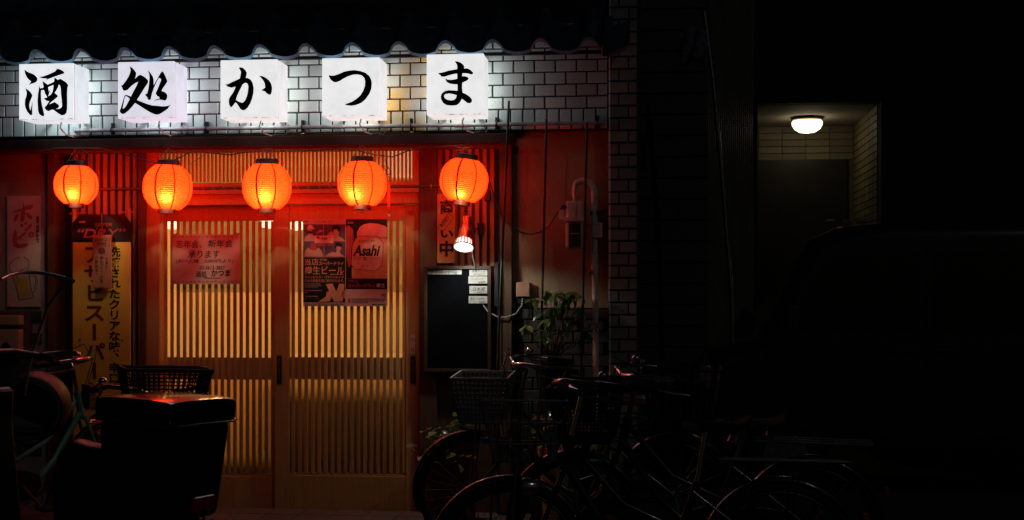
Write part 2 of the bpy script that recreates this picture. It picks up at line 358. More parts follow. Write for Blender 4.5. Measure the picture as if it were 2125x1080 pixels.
for r in range(7):
    x = xr - TW / 2 - (TW / 2 if r % 2 else 0)
    if r % 2:
        inst('wall_tile', mesh_of(cbox(TW / 2 - JW, TH - JH, 0.011, 0.0025), 'tile', 'glazed_tile'), fascia, (xr - TW / 4, 0, FZ0 + TW + TH * (r + 0.5)), jit())
        x = xr - TW
    while x > xl:
        inst('wall_tile', tile_full, fascia, (x, 0, FZ0 + TW + TH * (r + 0.5)), jit()); x -= TW
# upper storey behind the eave
m = MB(); m.box(X(-70, 0.6), X(1250, 0.6), 0.62, 0.72, 2.9, 4.6)
m.build('upper_wall', mat('dark_render', (0.05, 0.05, 0.055), 0.9), B)
# ---- pantile roof
SLOPE = R(38); PITCH = 0.2765; EXPO = 0.262; LEN = 0.315
def pantile(front_mat):
    b = MB(); nx = 36; prof = []
    for k in range(nx + 1):
        s_ = k / nx * 0.292
        if s_ < 0.115: z = 0.064 * math.sin(math.pi * s_ / 0.115) ** 0.72
        else: z = -0.022 * math.sin(math.pi * min(1, (s_ - 0.115) / 0.168)) + 1.6 * max(0, s_ - .272)
        prof.append((s_, z))
    th = 0.021; v = []; f = []
    for yy in (0.0, 0.02, LEN):
        for s_, z in prof: v.append((s_, yy, z))
        for s_, z in prof: v.append((s_, yy, z - th))
    w = nx + 1
    for a in range(2):
        o_ = a * 2 * w; q_ = (a + 1) * 2 * w
        for k in range(nx):
            f.append((o_ + k, o_ + k + 1, q_ + k + 1, q_ + k)); f.append((o_ + w + k, q_ + w + k, q_ + w + k + 1, o_ + w + k + 1))
        f.append((o_, q_, q_ + w, o_ + w)); f.append((o_ + nx, o_ + w + nx, q_ + w + nx, q_ + nx))
    b.add(v, f, True)
    ff = []
    for k in range(nx): ff.append((k, w + k, w + k + 1, k + 1))
    n0 = len(b.f); b.f += ff; b.sm += [False] * len(ff)
    me = mesh_of(b, 'roof_tile', 'roof_glaze'); me.materials.append(MATS[front_mat])
    for p in list(me.polygons)[n0:]: p.material_index = 1
    me.set_sharp_from_angle(angle=R(45))
    return me
eave_me = pantile('roof_edge_lit'); row_me = pantile('roof_glaze')
EY = -0.27; EZ = Z(600, 111, EY)
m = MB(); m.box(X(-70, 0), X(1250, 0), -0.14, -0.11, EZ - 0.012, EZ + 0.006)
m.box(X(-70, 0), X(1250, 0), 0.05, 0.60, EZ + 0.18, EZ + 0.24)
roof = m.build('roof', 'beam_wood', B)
xe = X(1222, EY)      # arch centre of the last tile
for r in range(4):
    for c in range(-1, 15):
        xx = xe - 0.0575 - (c + (0 if r < 1 else 0)) * PITCH
        if c == -1 : continue
        yy = EY + r * EXPO * math.cos(SLOPE); zz = EZ + r * EXPO * math.sin(SLOPE)
        inst('roof_tile', eave_me if r == 0 else row_me, roof, (xx, yy, zz), (SLOPE + R(2.2), random.uniform(-0.01, 0.01), 0))
# end tile and ridge
m = MB(); e0 = Vector((xe + 0.075, EY, EZ - 0.03)); dv = Vector((0, math.cos(SLOPE), math.sin(SLOPE))); nv = Vector((0, -math.sin(SLOPE), math.cos(SLOPE)))
pts = [e0 - nv * 0.03, e0 + nv * 0.055, e0 + dv * 1.05 + nv * 0.055, e0 + dv * 1.05 - nv * 0.03]
m.add([p for p in pts] + [p + Vector((0.055, 0, 0)) for p in pts], [(0, 3, 2, 1), (4, 5, 6, 7), (0, 1, 5, 4), (1, 2, 6, 5), (2, 3, 7, 6), (3, 0, 4, 7)])
m.build('verge_tile', 'roof_glaze', roof, bevel=0.006)
rz = EZ + 4 * EXPO * math.sin(SLOPE); ry = EY + 4 * EXPO * math.cos(SLOPE)
for k in range(3):
    m = MB(); m.box(X(-70, 0), X(1240, 0), ry - 0.10 + 0.02 * k, ry + 0.1, rz - 0.02 + 0.05 * k, rz + 0.028 + 0.05 * k); m.build('ridge_course', 'roof_glaze', roof, bevel=0.008)
# ---- timber frame of the front
def part(name, r, Y0, Y1, mt, parent=B, bevel=0.003):
    return pbox(MB(), r, Y0, Y1).build(name, mt, parent, bevel)
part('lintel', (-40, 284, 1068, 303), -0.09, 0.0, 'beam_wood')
part('lintel_board', (-40, 300, 1062, 311), -0.02, 0.16, 'dark_wood')
m = MB(); m.box(X(-75, .1), X(98, .1), 0.10, 0.22, 0, FZ0); left_wall = m.build('side_wall', 'left_stucco', B)
part('post', (98, 303, 113, 1066), 0.05, 0.2, 'dark_wood')
m = MB(); m.box(X(112, .2), X(152, .2), 0.20, 0.25, 0, FZ0); m.build('recess_panel', 'black_gap', B)
lat = part('lattice_backing', (148, 306, 290, 1066), 0.135, 0.16, 'dark_wood')
for k in range(9):
    part('batten', (152 + k * 15.4, 312, 152 + k * 15.4 + 8.8, 1060), 0.108, 0.1348, 'batten_wood', lat, 0.002)
part('post', (286, 303, 301, 1066), 0.06, 0.2, 'dark_wood')
part('door_jamb', (301, 303, 331, 1066), 0.085, 0.2, 'door_wood')
part('door_jamb', (870, 303, 906, 1066), 0.07, 0.2, 'dark_wood')
# transom
tr = part('transom_rail', (331, 378, 870, 402), 0.075, 0.2, 'door_wood')
part('transom_rail', (331, 303, 870, 309), 0.09, 0.2, 'door_wood')
part('transom_stile', (855, 309.5, 870, 377.5), 0.09, 0.2, 'door_wood', tr)
part('head_rail', (331, 402.5, 870, 425), 0.10, 0.2, 'door_wood')
k = 0; x = 333
while x < 854:
    part('transom_slat', (x, 309.5, x + 3.9, 377.5), 0.115, 0.13, 'slat_wood', tr, 0); x += 8.05
pbox(MB(), (331, 309, 856, 378), 0.165, 0.169).build('transom_pane', 'transom_glass', tr)
# sliding doors
def sliding_door(x0, x1, s0, s1, dy, nsl, pitch, first):
    D = empty('sliding_door', B)
    yb = 1062
    part('stile', (x0, 425.5, s0, yb), 0.125 + dy, 0.162 + dy, 'door_wood', D)
    part('stile', (s1, 425.5, x1, yb), 0.125 + dy, 0.162 + dy, 'door_wood', D)
    part('top_rail', (s0 + .3, 425.5, s1 - .3, 459), 0.128 + dy, 0.160 + dy, 'door_wood', D)
    part('bottom_rail', (s0 + .3, 988, s1 - .3, yb), 0.128 + dy, 0.160 + dy, 'door_wood', D)
    part('sill_strip', (s0 + .3, 983, s1 - .3, 987.6), 0.136 + dy, 0.160 + dy, 'slat_wood', D)
    part('middle_rail', (s0 + .3, 742, s1 - .3, 788), 0.1455 + dy, 0.156 + dy, 'door_wood', D)
    for i in range(nsl):
        a = first + i * pitch
        part('slat', (a, 459.3, a + 6.9, 982.7), 0.134 + dy, 0.145 + dy, 'slat_wood', D, 0.0015)
    pbox(MB(), (s0 - 4, 455, s1 + 4, 607), 0.158 + dy, 0.1595 + dy).build('clear_pane', 'clear_pane', D)
    pbox(MB(), (s0 - 4, 607.2, s1 + 4, 760), 0.158 + dy, 0.1595 + dy).build('upper_pane', 'ribbed_glass', D)
    pbox(MB(), (s0 - 4, 761, s1 + 4, 990), 0.158 + dy, 0.1595 + dy).build('lower_pane', 'frosted_glass', D)
    return D
DL = sliding_door(331.5, 597, 334, 567, 0.04, 18, 13.05, 340)
DR = sliding_door(570, 869.5, 600, 842, 0.0, 18, 13.55, 604.5)
def handle(cx, y0, y1, Y, D):
    x0, x1, z0, z1 = rect(cx - 5, y0, cx + 5, y1, Y)
    h = MB().box(x0, x1, Y - 0.006, Y, z0, z1).build('handle', 'black_plastic', D, 0.004)
    w = (x1 - x0) * 0.28
    MB().box(x0 + w, x1 - w, Y - 0.0105, Y - 0.0065, z0 + 0.02, z1 - 0.02).build('finger_pull', 'steel', h, 0.002)
handle(580, 738, 796, 0.1248, DR); handle(857, 739, 796, 0.1248, DR)
part('door_sill', (301, 1062.5, 880, 1073), 0.06, 0.24, 'dark_wood')
# ---- right of the doors
lat2 = part('lattice_backing', (905, 303, 1032, 556), 0.135, 0.16, 'dark_wood')
for k in range(8):
    part('batten', (908 + k * 15.6, 308, 908 + k * 15.6 + 8.6, 553), 0.108, 0.1348, 'batten_wood', lat2, 0.002)
part('dado_panel', (905, 556.5, 1032, 1066), 0.11, 0.16, 'dark_wood')
part('post', (1037, 303, 1062, 1066), 0.045, 0.2, 'dark_wood')
part('post', (1030, 545, 1037, 1066), 0.07, 0.2, 'black_paint')
m = MB(); m.box(X(1058, .1), X(1266, .1), 0.10, 0.22, 1.29, FZ0 + 0.05); m.build('alcove_wall', 'stucco', B)
m = MB(); m.box(X(1058, .1), X(1266, .1), 0.115, 0.22, 0, 1.2895); dado = m.build('alcove_dado', 'mortar', B)
dado_tile_dim = mat('dado_tile_dim', (0.05, 0.048, 0.043), 0.5, var=0.25, scale=12, rand=0.15)  # darker copy of the pillar tile; fading light put into its colour
gt_full = mesh_of(cbox(0.1235 - JW, 0.071 - JH, 0.011, 0.0025), 'tile', dado_tile_dim)
pillar_tile = mat('pillar_tile', (0.26, 0.26, 0.23), 0.45, var=0.2, scale=12, rand=0.15)  # lighter copy of the dado tile, so the pillar shows in weak light
gt_side = mesh_of(cbox(0.044, 0.071 - JH, 0.011, 0.0025), 'tile', pillar_tile)
x0 = X(1062, .1)
for r in range(14):
    for c in range(5):
        xx = x0 + 0.065 + c * 0.1235 - (0.06 if r % 2 else 0)
        if xx - 0.06 < x0 - 0.02: xx = xx
        inst('dado_tile', gt_full, dado, (xx, 0.115, 1.2895 - 0.036 - r * 0.071), jit())
# left wall dado tiles
x1 = X(97, .1)
for r in range(13):
    for c in range(4):
        xx = x1 - 0.09 - c * 0.1235 - (0.06 if r % 2 else 0)
        inst('dado_tile', gt_full, left_wall, (xx, 0.10, 1.235 - r * 0.071), jit())
# pillar
px0, px1 = X(1264, -0.02), X(1322, -0.02)
m = MB(); m.box(px0, px1, -0.02, 0.6, 0, 3.7); pil = m.build('pillar', 'mortar', B)
pw = px1 - px0
gt_long = mesh_of(cbox(pw - 0.058 - 0.006, 0.071 - JH, 0.011, 0.0025), 'tile', pillar_tile)
gt_corner = mesh_of(cbox(0.012, 0.066, 0.012, 0.004), 'tile', 'glazed_tile')
for r in range(44):
    z = 0.12 + r * 0.0728
    a, b_ = (gt_side, gt_long) if r % 2 else (gt_long, gt_side)
    wa = 0.044 if r % 2 else pw - 0.064; wb = pw - 0.064 if r % 2 else 0.044
    inst('pillar_tile', a, pil, (px0 + 0.014 + wa / 2 - 0.004, -0.02, z), jit()); inst('pillar_tile', b_, pil, (px1 - wb / 2 - 0.002, -0.02, z), jit())
    inst('corner_tile', gt_corner, pil, (px0 + 0.004, -0.02, z))
m = MB(); m.box(px1 - 0.02, px1 - 0.001, 0.6, 4.0, 0, 3.7); m.build('flank_wall', 'mortar', B)
# ---- the room behind the doors
m = MB(); a0, a1 = X(318, .25), X(868, .25)
v = [(a0, .205, .03), (a1, .205, .03), (a1 + .2, 2.4, .03), (a0 - .6, 2.4, .03), (a0, .205, 2.33), (a1, .205, 2.33), (a1 + .2, 2.4, 2.33), (a0 - .6, 2.4, 2.33)]
m.add(v, [(0, 1, 2, 3), (4, 7, 6, 5), (2, 6, 7, 3), (1, 5, 6, 2), (0, 3, 7, 4)])
m.build('interior_wall', mat('interior_plaster', (0.50, 0.36, 0.20), 0.8, var=0.12, scale=4), B)
bn_ = thing('blocker', 'wooden bench added inside the tavern to shade the left door pane', 'blocker', (X(450, .6), .6, .03))  # unseen seat put in to darken the lower left pane
MB().box(X(345, .5), X(580, .5), .40, .78, .50, .54).build('seat', 'batten_wood', bn_); MB().box(X(350, .5), X(575, .5), .44, .47, .03, .4995).build('front_board', 'dark_wood', bn_)
ct = thing('shade_counter', 'dark wooden counter added inside the tavern to shade the right door pane', 'counter', (X(735, .9), 0.75, 0.03))  # unseen block placed so its shadow darkens the lower right pane
MB().box(X(596, .6), X(862, .6), 0.46, 0.95, 0.03, 0.93).build('counter_body', 'dark_wood', ct)
MB().box(X(590, .6), X(866, .6), 0.42, 1.0, 0.932, 0.97).build('counter_top', 'batten_wood', ct)
sh = thing('back_shelf', 'wooden wall shelf inside the tavern behind the lattice doors', 'shelf', (X(560, 2.2), 2.2, 1.5))
for zz in (1.42, 1.72): MB().box(a0 - .2, a1, 2.1, 2.38, zz, zz + 0.03).build('board', 'dark_wood', sh)
bc = [(0.05, 0.12, 0.04), (0.25, 0.12, 0.02), (0.45, 0.35, 0.2), (0.03, 0.05, 0.12), (0.4, 0.05, 0.03)]
for i in range(16):
    bx_ = a0 + 0.05 + i * 0.1 + random.uniform(-.02, .02)
    cm = mat('bottle_glass_%d' % (i % 5), bc[i % 5], 0.15, coat=0.4)
    b = MB().lathe([(0.001, 0), (.037, 0), (.038, .01), (.038, .16), (.03, .19), (.014, .22), (.013, .27), (.001, .27)], Matrix.Translation((bx_, 2.23, 1.45)), 10).build('bottle', cm, org=(bx_, 2.23, 1.45))
    tag(b, 'bottle on the shelf inside the tavern, blurred behind the door lattice', 'bottle', 'bottles on the inside shelf')
emis('tube_glow', (1.0, 0.86, 0.55), 3.5)
for (px, py, Y, nm) in ((352, 466, 0.9, 'first lit tube lamp inside, showing at the top left of the left door'), (556, 464, 0.9, 'lit tube lamp inside, showing at the top right corner of the left door'), (612, 468, 0.9, 'lit tube lamp inside, showing at the top left corner of the right door'), (838, 330, 0.9, 'bright lit lamp inside behind the right end of the transom')):
    c = P(px, py, Y); L = thing('ceiling_lamp', nm, 'lamp', c, 'lamps inside the tavern')
    big = px == 838
    MB().box(c.x - (.10 if big else .03), c.x + (.07 if big else .03), Y - .1, Y + .1, c.z - (.12 if big else .03), c.z + (.06 if big else .03)).build('diffuser', 'tube_glow', L, 0.01)
    MB().tube([(c.x, Y, c.z + .03), (c.x, Y, 2.32)], .006, 6).build('stem', 'black_paint', L)
al = bpy.data.lights.new('room_light', 'AREA'); al.shape = 'RECTANGLE'; al.size = 1.5; al.size_y = 0.6; al.energy = 78; al.color = (1.0, 0.54, 0.18)
ao = bpy.data.objects.new('room_light', al); COL.objects.link(ao); ao.location = ((a0 + a1) / 2 - .05, 1.85, 2.25); ao.rotation_euler = (R(-38), 0, 0)
# ------------------------------------------------------------------ dark houses to the right
NB = thing('neighbour_house', 'dark clapboard house front across the alley beside the tiled pillar', 'house', (X(1400, 2.2), 2.2, 0))
y0 = 2.2
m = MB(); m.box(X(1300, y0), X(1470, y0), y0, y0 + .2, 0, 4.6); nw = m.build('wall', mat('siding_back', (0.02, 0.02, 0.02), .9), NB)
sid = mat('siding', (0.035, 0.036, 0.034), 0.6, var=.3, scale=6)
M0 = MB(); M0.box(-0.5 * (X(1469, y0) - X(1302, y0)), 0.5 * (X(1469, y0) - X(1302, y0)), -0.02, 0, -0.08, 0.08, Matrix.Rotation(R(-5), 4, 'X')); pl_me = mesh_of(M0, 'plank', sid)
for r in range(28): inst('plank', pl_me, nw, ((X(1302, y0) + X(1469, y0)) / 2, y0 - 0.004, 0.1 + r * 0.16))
# corrugated side
m = MB(); n = 46; v = []; f = []
xa2, xb2 = X(1466, 2.2), X(1575, 2.6)
for i in range(n + 1):
    xx = xa2 + (xb2 - xa2) * i / n; yy = 2.25 + 0.9 * i / n + (0.012 if i % 2 else -0.012); v += [(xx, yy, 0), (xx, yy, 4.6)]
for i in range(n): f.append((2 * i, 2 * i + 2, 2 * i + 3, 2 * i + 1))
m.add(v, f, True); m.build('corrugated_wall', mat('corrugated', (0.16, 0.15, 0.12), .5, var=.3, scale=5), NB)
AB = thing('apartment_building', 'dark apartment block with a lamplit tiled entrance porch', 'building', (X(1700, 3.25), 3.25, 0))
YP, YQ = 3.25, 4.75
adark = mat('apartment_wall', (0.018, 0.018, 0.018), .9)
ox0, ox1, oz = X(1572, YP), X(1829, YP), Z(1700, 213, YP)
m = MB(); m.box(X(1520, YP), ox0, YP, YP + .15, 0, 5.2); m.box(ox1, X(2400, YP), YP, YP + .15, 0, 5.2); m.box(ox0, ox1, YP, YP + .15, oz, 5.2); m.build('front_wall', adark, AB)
m = MB(); m.box(ox0 - .5, ox1 + .05, YP + .15, YQ + .1, oz, oz + .1); m.build('porch_ceiling', mat('porch_plaster', (0.5, 0.44, 0.36), .8, var=.1), AB)
m = MB(); m.box(ox0 - .5, ox1, YQ, YQ + .1, 0, oz - .0005); pb = m.build('porch_back_wall', mat('porch_grout', (.13, .11, .07), .9), AB)
m = MB(); m.box(ox1, ox1 + .1, YP + .1505, YQ - .0005, 0, oz - .0005); pr = m.build('porch_side_wall', MATS['porch_grout'], AB)
m = MB(); m.box(ox0 - .6, ox0 - .5, YP + .15, YQ, 0, oz); m.build('porch_side_wall', adark, AB)
ptile = mat('porch_tile', (0.23, 0.20, 0.12), .55, var=.2, scale=9, rand=.18)
pt_me = mesh_of(cbox(.212, .056, .008, .002), 'tile', ptile); pt_side = mesh_of(cbox(.212, .056, .008, .002), 'tile', ptile)
dz = Z(1670, 332, YQ)
r = 0; z = oz - .035
while z > dz + .02:
    for c in range(6): inst('porch_tile', pt_me, pb, (ox1 - .115 - c * .22, YQ, z))
    z -= .064
z = oz - .035
while z > 1.4:
    for c in range(6): inst('porch_tile', pt_side, pr, (ox1, YP + .27 + c * .22, z), (0, 0, R(-90)))
    z -= .064
xd0, xd1 = X(1500, YQ), X(1757, YQ)
door = MB().box(xd0, xd1, YQ - .03, YQ - .0005, 0, dz).build('entrance_door', mat('door_dark', (0.03, 0.028, 0.026), .4), AB)
MB().box(xd1 - .32, xd1 - .29, YQ - .07, YQ - .031, .8, 1.5).build('handle', 'steel', door)
c = P(1675, 243, 4.15); c.z = oz
PL = thing('porch_lamp', 'round lit ceiling lamp glowing in the dark porch', 'lamp', c)
MB().lathe([(.001, 0), (.135, 0), (.145, -.008), (.142, -.026), (.128, -.034), (.12, -.030)], Matrix.Translation(c), 28).build('rim', mat('lamp_rim', (.18, .14, .09), .35, .8), PL)
emis('porch_glow', (1.0, 0.84, 0.54), 3.6)
MB().lathe([(.127, -.032), (.136, -.045), (.134, -.07), (.112, -.108), (.07, -.134), (.001, -.145)], Matrix.Translation(c), 28).build('dome', 'porch_glow', PL)
# leaning pole and rag
po = MB().tube([P(1461, 24, 1.6), P(1480, 170, 1.58), P(1498, 360, 1.55), P(1517, 600, 1.5), P(1530, 1000, 1.45)], .016, 8).build('leaning_pole', 'steel', org=P(1530, 1000, 1.45))
tag(po, 'long thin metal pole leaning in the dark alley', 'pole')
rg = MB(); n = 9; c0 = P(1440, 72, 1.55); v = []; f = []
for i in range(n):
    for j in range(n):
        v.append((c0.x + (i - 4) * .024 + random.uniform(-.008, .008), 1.55 + .03 * math.sin(i * 1.7 + j * .6) + random.uniform(-.012, .012), c0.z + .06 - j * .03 - .012 * abs(i - 4)))
for i in range(n - 1):
    for j in range(n - 1): f.append((i * n + j, (i + 1) * n + j, (i + 1) * n + j + 1, i * n + j + 1))
rg.add(v, f, True); rgo = rg.build('cloth_bundle', mat('rag_cloth', (.12, .13, .16), .7, var=.5, scale=20), org=c0); tag(rgo, 'crumpled bluish cloth tied to the top of the leaning pole', 'cloth')
so_ = rgo.modifiers.new('thick', 'SOLIDIFY'); so_.thickness = .006
# ================================================================== box signs
G_SAKE = [[[(93,130),(130,160),(180,188),(245,210),(300,245),(335,290),(340,325),(318,365),(270,388),(210,402),(170,430),(195,395),(222,355),(180,325),(140,275),(112,215)]],
 [[(115,485),(160,510),(205,550),(238,595),(245,625),(225,675),(200,735),(185,800),(195,860),(207,898),(220,850),(235,780),(252,735),(245,800),(242,880),(243,970),(220,990),(190,970),(150,920),(115,850),(103,780),(108,700),(130,630),(140,580),(130,530)]],
 [[(365,270),(440,262),(530,230),(620,190),(670,165),(695,130),(715,118),(760,130),(810,155),(845,185),(825,208),(760,232),(690,255),(610,285),(540,310),(495,342),(520,300),(440,298)]],
 [[(372,440),(395,485),(440,475),(455,465),(455,500),(408,518),(405,600),(410,700),(425,800),(455,920),(468,980),(450,1010),(410,995),(370,960),(350,900),(345,800),(340,720),(350,600),(365,500)]],
 [[(430,345),(490,385),(530,415),(590,390),(648,360),(655,330),(650,285),(690,300),(718,325),(765,305),(820,335),(880,375),(915,425),(900,480),(893,600),(897,750),(893,880),(880,945),(840,980),(795,990),(740,960),(690,925),(640,885),(610,882),(545,912),(500,888),(470,845),(510,800),(560,725),(505,715),(455,672),(520,655),(515,635),(480,580),(462,515),(405,520),(400,490),(455,470),(445,410)],
  [(740,410),(765,440),(775,500),(780,600),(792,700),(800,810),(780,850),(740,868),(680,868),(730,850),(745,815),(730,785),(660,740),(600,765),(560,785),(590,745),(660,690),(725,632),(700,600),(660,570),(700,510),(725,460)],
  [(540,460),(640,420),(635,480),(620,550),(590,600),(540,630),(560,570),(580,510),(550,545)]]]
G_DOKORO = [[[(262,115),(320,155),(360,205),(385,240),(378,300),(360,352),(400,310),(435,282),(475,278),(510,298),(560,330),(608,385),(600,435),(560,490),(490,600),(440,680),(398,745),(450,768),(520,795),(600,825),(680,848),(760,852),(860,865),(940,862),(1000,848),(1042,838),(1000,865),(975,910),(920,950),(850,995),(790,1022),(730,1015),(640,975),(540,915),(450,855),(362,802),(310,870),(240,945),(170,1000),(130,1010),(95,990),(73,955),(95,900),(125,800),(150,720),(165,665),(195,650),(240,665),(285,682),(330,590),(390,480),(422,405),(370,430),(300,480),(220,560),(170,575),(140,565),(120,515),(100,475),(130,468),(190,390),(240,310),(270,240),(278,190)],
  [(190,672),(225,690),(265,725),(230,790),(190,865),(145,910),(130,905),(150,800),(172,690)]],
 [[(595,192),(640,230),(690,300),(710,360),(712,420),(705,470),(735,430),(790,330),(840,240),(870,212),(890,225),(930,300),(968,400),(930,460),(880,530),(858,580),(910,595),(950,625),(968,670),(955,730),(920,760),(880,750),(820,738),(760,752),(708,775),(750,740),(820,718),(815,690),(780,675),(745,625),(770,570),(820,450),(852,365),(825,338),(800,340),(770,400),(715,520),(680,620),(665,690),(655,735),(625,750),(605,735),(585,690),(548,650),(590,620),(610,540),(625,430),(632,330),(628,260)]]]
G_KA = [[[(362,148),(400,135),(440,145),(490,190),(515,240),(508,290),(495,332),(540,338),(590,370),(625,430),(643,520),(638,620),(615,720),(580,810),(530,890),(480,935),(430,938),(390,910),(360,860),(330,815),(302,790),(260,850),(222,885),(195,860),(178,800),(180,730),(205,680),(250,620),(285,550),(305,495),(235,518),(160,500),(115,455),(165,450),(240,410),(320,375),(382,345),(395,290),(405,225),(385,180)],
  [(490,425),(525,440),(543,490),(538,570),(520,660),(490,740),(450,790),(420,798),(370,780),(312,745),(330,680),(370,590),(410,510),(440,450)]],
 [[(742,298),(800,298),(870,330),(930,380),(970,440),(988,520),(980,600),(960,645),(930,648),(890,625),(850,585),(785,565),(830,535),(858,510),(850,440),(820,380),(780,330)]]]
G_TSU = [[[(108,300),(125,280),(160,292),(210,290),(300,260),(400,215),(500,195),(590,188),(700,205),(800,240),(870,300),(905,370),(915,440),(905,540),(870,630),(800,730),(720,800),(620,840),(530,855),(450,845),(405,825),(460,810),(540,780),(620,730),(700,660),(755,570),(785,480),(790,400),(775,335),(720,285),(640,268),(560,275),(470,305),(380,350),(310,395),(240,418),(190,405),(140,360)]]]
G_MA = [[[(482,70),(530,70),(590,90),(640,130),(665,170),(657,205),(715,200),(770,225),(828,280),(818,308),(790,315),(720,295),(628,292),(620,348),(660,345),(720,360),(745,388),(720,425),(625,470),(620,560),(630,652),(700,685),(770,735),(808,790),(800,830),(760,855),(715,845),(660,800),(615,770),(590,820),(560,860),(515,890),(430,897),(330,888),(270,850),(228,780),(222,720),(245,665),(300,625),(370,608),(450,612),(535,618),(535,500),(470,498),(390,485),(335,455),(310,410),(318,390),(350,412),(420,415),(490,405),(530,392),(528,298),(460,308),(370,332),(290,358),(240,355),(170,290),(250,278),(380,240),(528,215),(530,150),(510,105)],
  [(370,670),(440,678),(522,705),(505,755),(470,790),(415,800),(340,785),(298,755),(282,720),(300,685)]]]
emis('sign_face', (0.90, 0.93, 0.97), 0.90, 7); emis('sign_face_violet', (0.90, 0.88, 1.0), 0.82, 7); emis('sign_face_warm', (0.94, 0.94, 0.95), 0.88, 7)
acrylic('sign_side', (0.88, 0.94, 1.0), .70); acrylic('sign_side_violet', (0.90, 0.87, 1.0), .70); acrylic('sign_side_warm', (0.97, 0.96, 0.97), .70)
SF, SB = -0.30, -0.082
SIGNS = [((40, 133, 152, 248), G_SAKE, (40, 130), 'white lit box sign with the character 酒, leftmost of five', '', 'sign_face', 'sign_side'),
 ((245, 129, 361, 245), G_DOKORO, (240, 125), 'violet-white lit box sign with the character 処, second from the street end', '', 'sign_face_violet', 'sign_side_violet'),
 ((458, 125, 575, 245), G_KA, (455, 125), 'white lit box sign with the character か, middle of five', '', 'sign_face_warm', 'sign_side_warm'),
 ((669, 121, 787, 241), G_TSU, (670, 125), 'white lit box sign with the character つ, fourth of five', '', 'sign_face_warm', 'sign_side_warm'),
 ((886, 113, 1003, 238), G_MA, (890, 120), 'white lit box sign with the character ま, rightmost of five', '', 'sign_face_warm', 'sign_side_warm')]
mat('grime', (0.20, 0.15, 0.08), .8, var=.4)
mat('wire_white', (.30, .30, .29), .5); mat('wire_black', (.02, .02, .02), .5)
for i, (r, gl, org, lab, _, fm, sm) in enumerate(SIGNS):
    x0, x1, z0, z1 = rect(*r, SF)
    T = thing('box_sign', lab, 'sign', ((x0 + x1) / 2, SB, z0), 'lit box signs over the door')
    cs = MB(); th = .004
    cs.box(x0, x0 + th, SF + .015, SB, z0, z1); cs.box(x1 - th, x1, SF + .015, SB, z0, z1); cs.box(x0 + th, x1 - th, SF + .015, SB, z0, z0 + th); cs.box(x0 + th, x1 - th, SF + .015, SB, z1 - th, z1)
    cs.build('casing', sm, T)
    face = MB().box(x0 - .002, x1 + .002, SF, SF + .0125, z0 - .002, z1 + .002).build('front_panel', fm, T, 0.004)
    MB().box(x0 - .001, x1 + .001, SF + .0127, SF + .0148, z0 - .001, z1 + .001).build('edge_seam', 'grime', T)
    ch = MB()
    for j, loops in enumerate(gl): shape(ch, loops, SF - .0012 - .0003 * j, org, 1 / 9.0)
    ch.build('lettering', 'ink', face)
    tl = bpy.data.lights.new('sign_tube', 'POINT'); tl.energy = 2.7; tl.shadow_soft_size = .07; tl.color = (.84, .98, 1.0) if i < 1 else (.88, .94, 1.0) if i == 1 else (.95, 1.0, .94)
    to = bpy.data.objects.new('sign_tube', tl); COL.objects.link(to); to.parent = T; to.location = (0, -.085, (z1 - z0) / 2)
    gm = MB()
    for k in range(14):
        gx = x0 + random.random() * (x1 - x0); w = random.uniform(.003, .016); h = random.uniform(.001, .003)
        gm.box(gx, min(gx + w, x1), SF - .0006, SF - .0001, z0 - .001, z0 + h)
    gm.build('dirt_line', 'grime', face)
    bk = MB()
    for bx_ in (x0 + .05, x1 - .07): bk.box(bx_, bx_ + .02, SB + .0005, -.0125, z0 + .01, z0 + .03).box(bx_, bx_ + .02, SB + .0005, -.0125, z1 - .03, z1 - .01)
    bk.build('standoff', 'conduit', T)
    bx = (x0 + x1) / 2; c0 = Vector((bx + .03, -.16, z0 + .002))
    e = Vector((bx + .16, -.045, z0 - .085))
    MB().tube([c0, c0 + Vector((-.01, 0, -.035)), c0 + Vector((.015, .03, -.075)), c0 + Vector((.05, .06, -.085))], .0045, 6).build('white_wire', 'wire_white', T)
    MB().tube([c0 + Vector((.05, .06, -.085)), c0 + Vector((.09, .08, -.075)), e + Vector((-.02, .005, .01)), e + Vector((0, .01, .03))], .006, 6).build('black_wire', 'wire_black', T)
# conduit along the fascia
ZC = Z(640, 264, -.05)
cd = thing('conduit_pipe', 'grey conduit pipe running along the tiled fascia under the box signs', 'pipe', (X(150, -.05), -.04, ZC))
MB().tube([(X(150, -.04), -.005, ZC + .02), (X(155, -.04), -.035, ZC), (X(400, -.04), -.04, ZC), (X(1000, -.04), -.04, ZC), (X(1256, -.04), -.04, ZC)], .0125, 10).build('tube', 'conduit', cd)
for px in (232, 428, 627, 853, 1030, 1240):
    x_ = X(px, -.04); MB().torus(.0155, .0045, Matrix.Translation((x_, -.04, ZC)) @ Matrix.Rotation(R(90), 4, 'Z'), 14, 6).box(x_ - .009, x_ + .009, -.03, -.0125, ZC - .035, ZC + .045).build('clamp', 'black_paint', cd)
for px in (378, 585, 775, 960):
    x_ = X(px, -.04); MB().tube([(x_ - .045, -.04, ZC), (x_ + .045, -.04, ZC)], .0155, 10).build('coupling', 'conduit', cd)
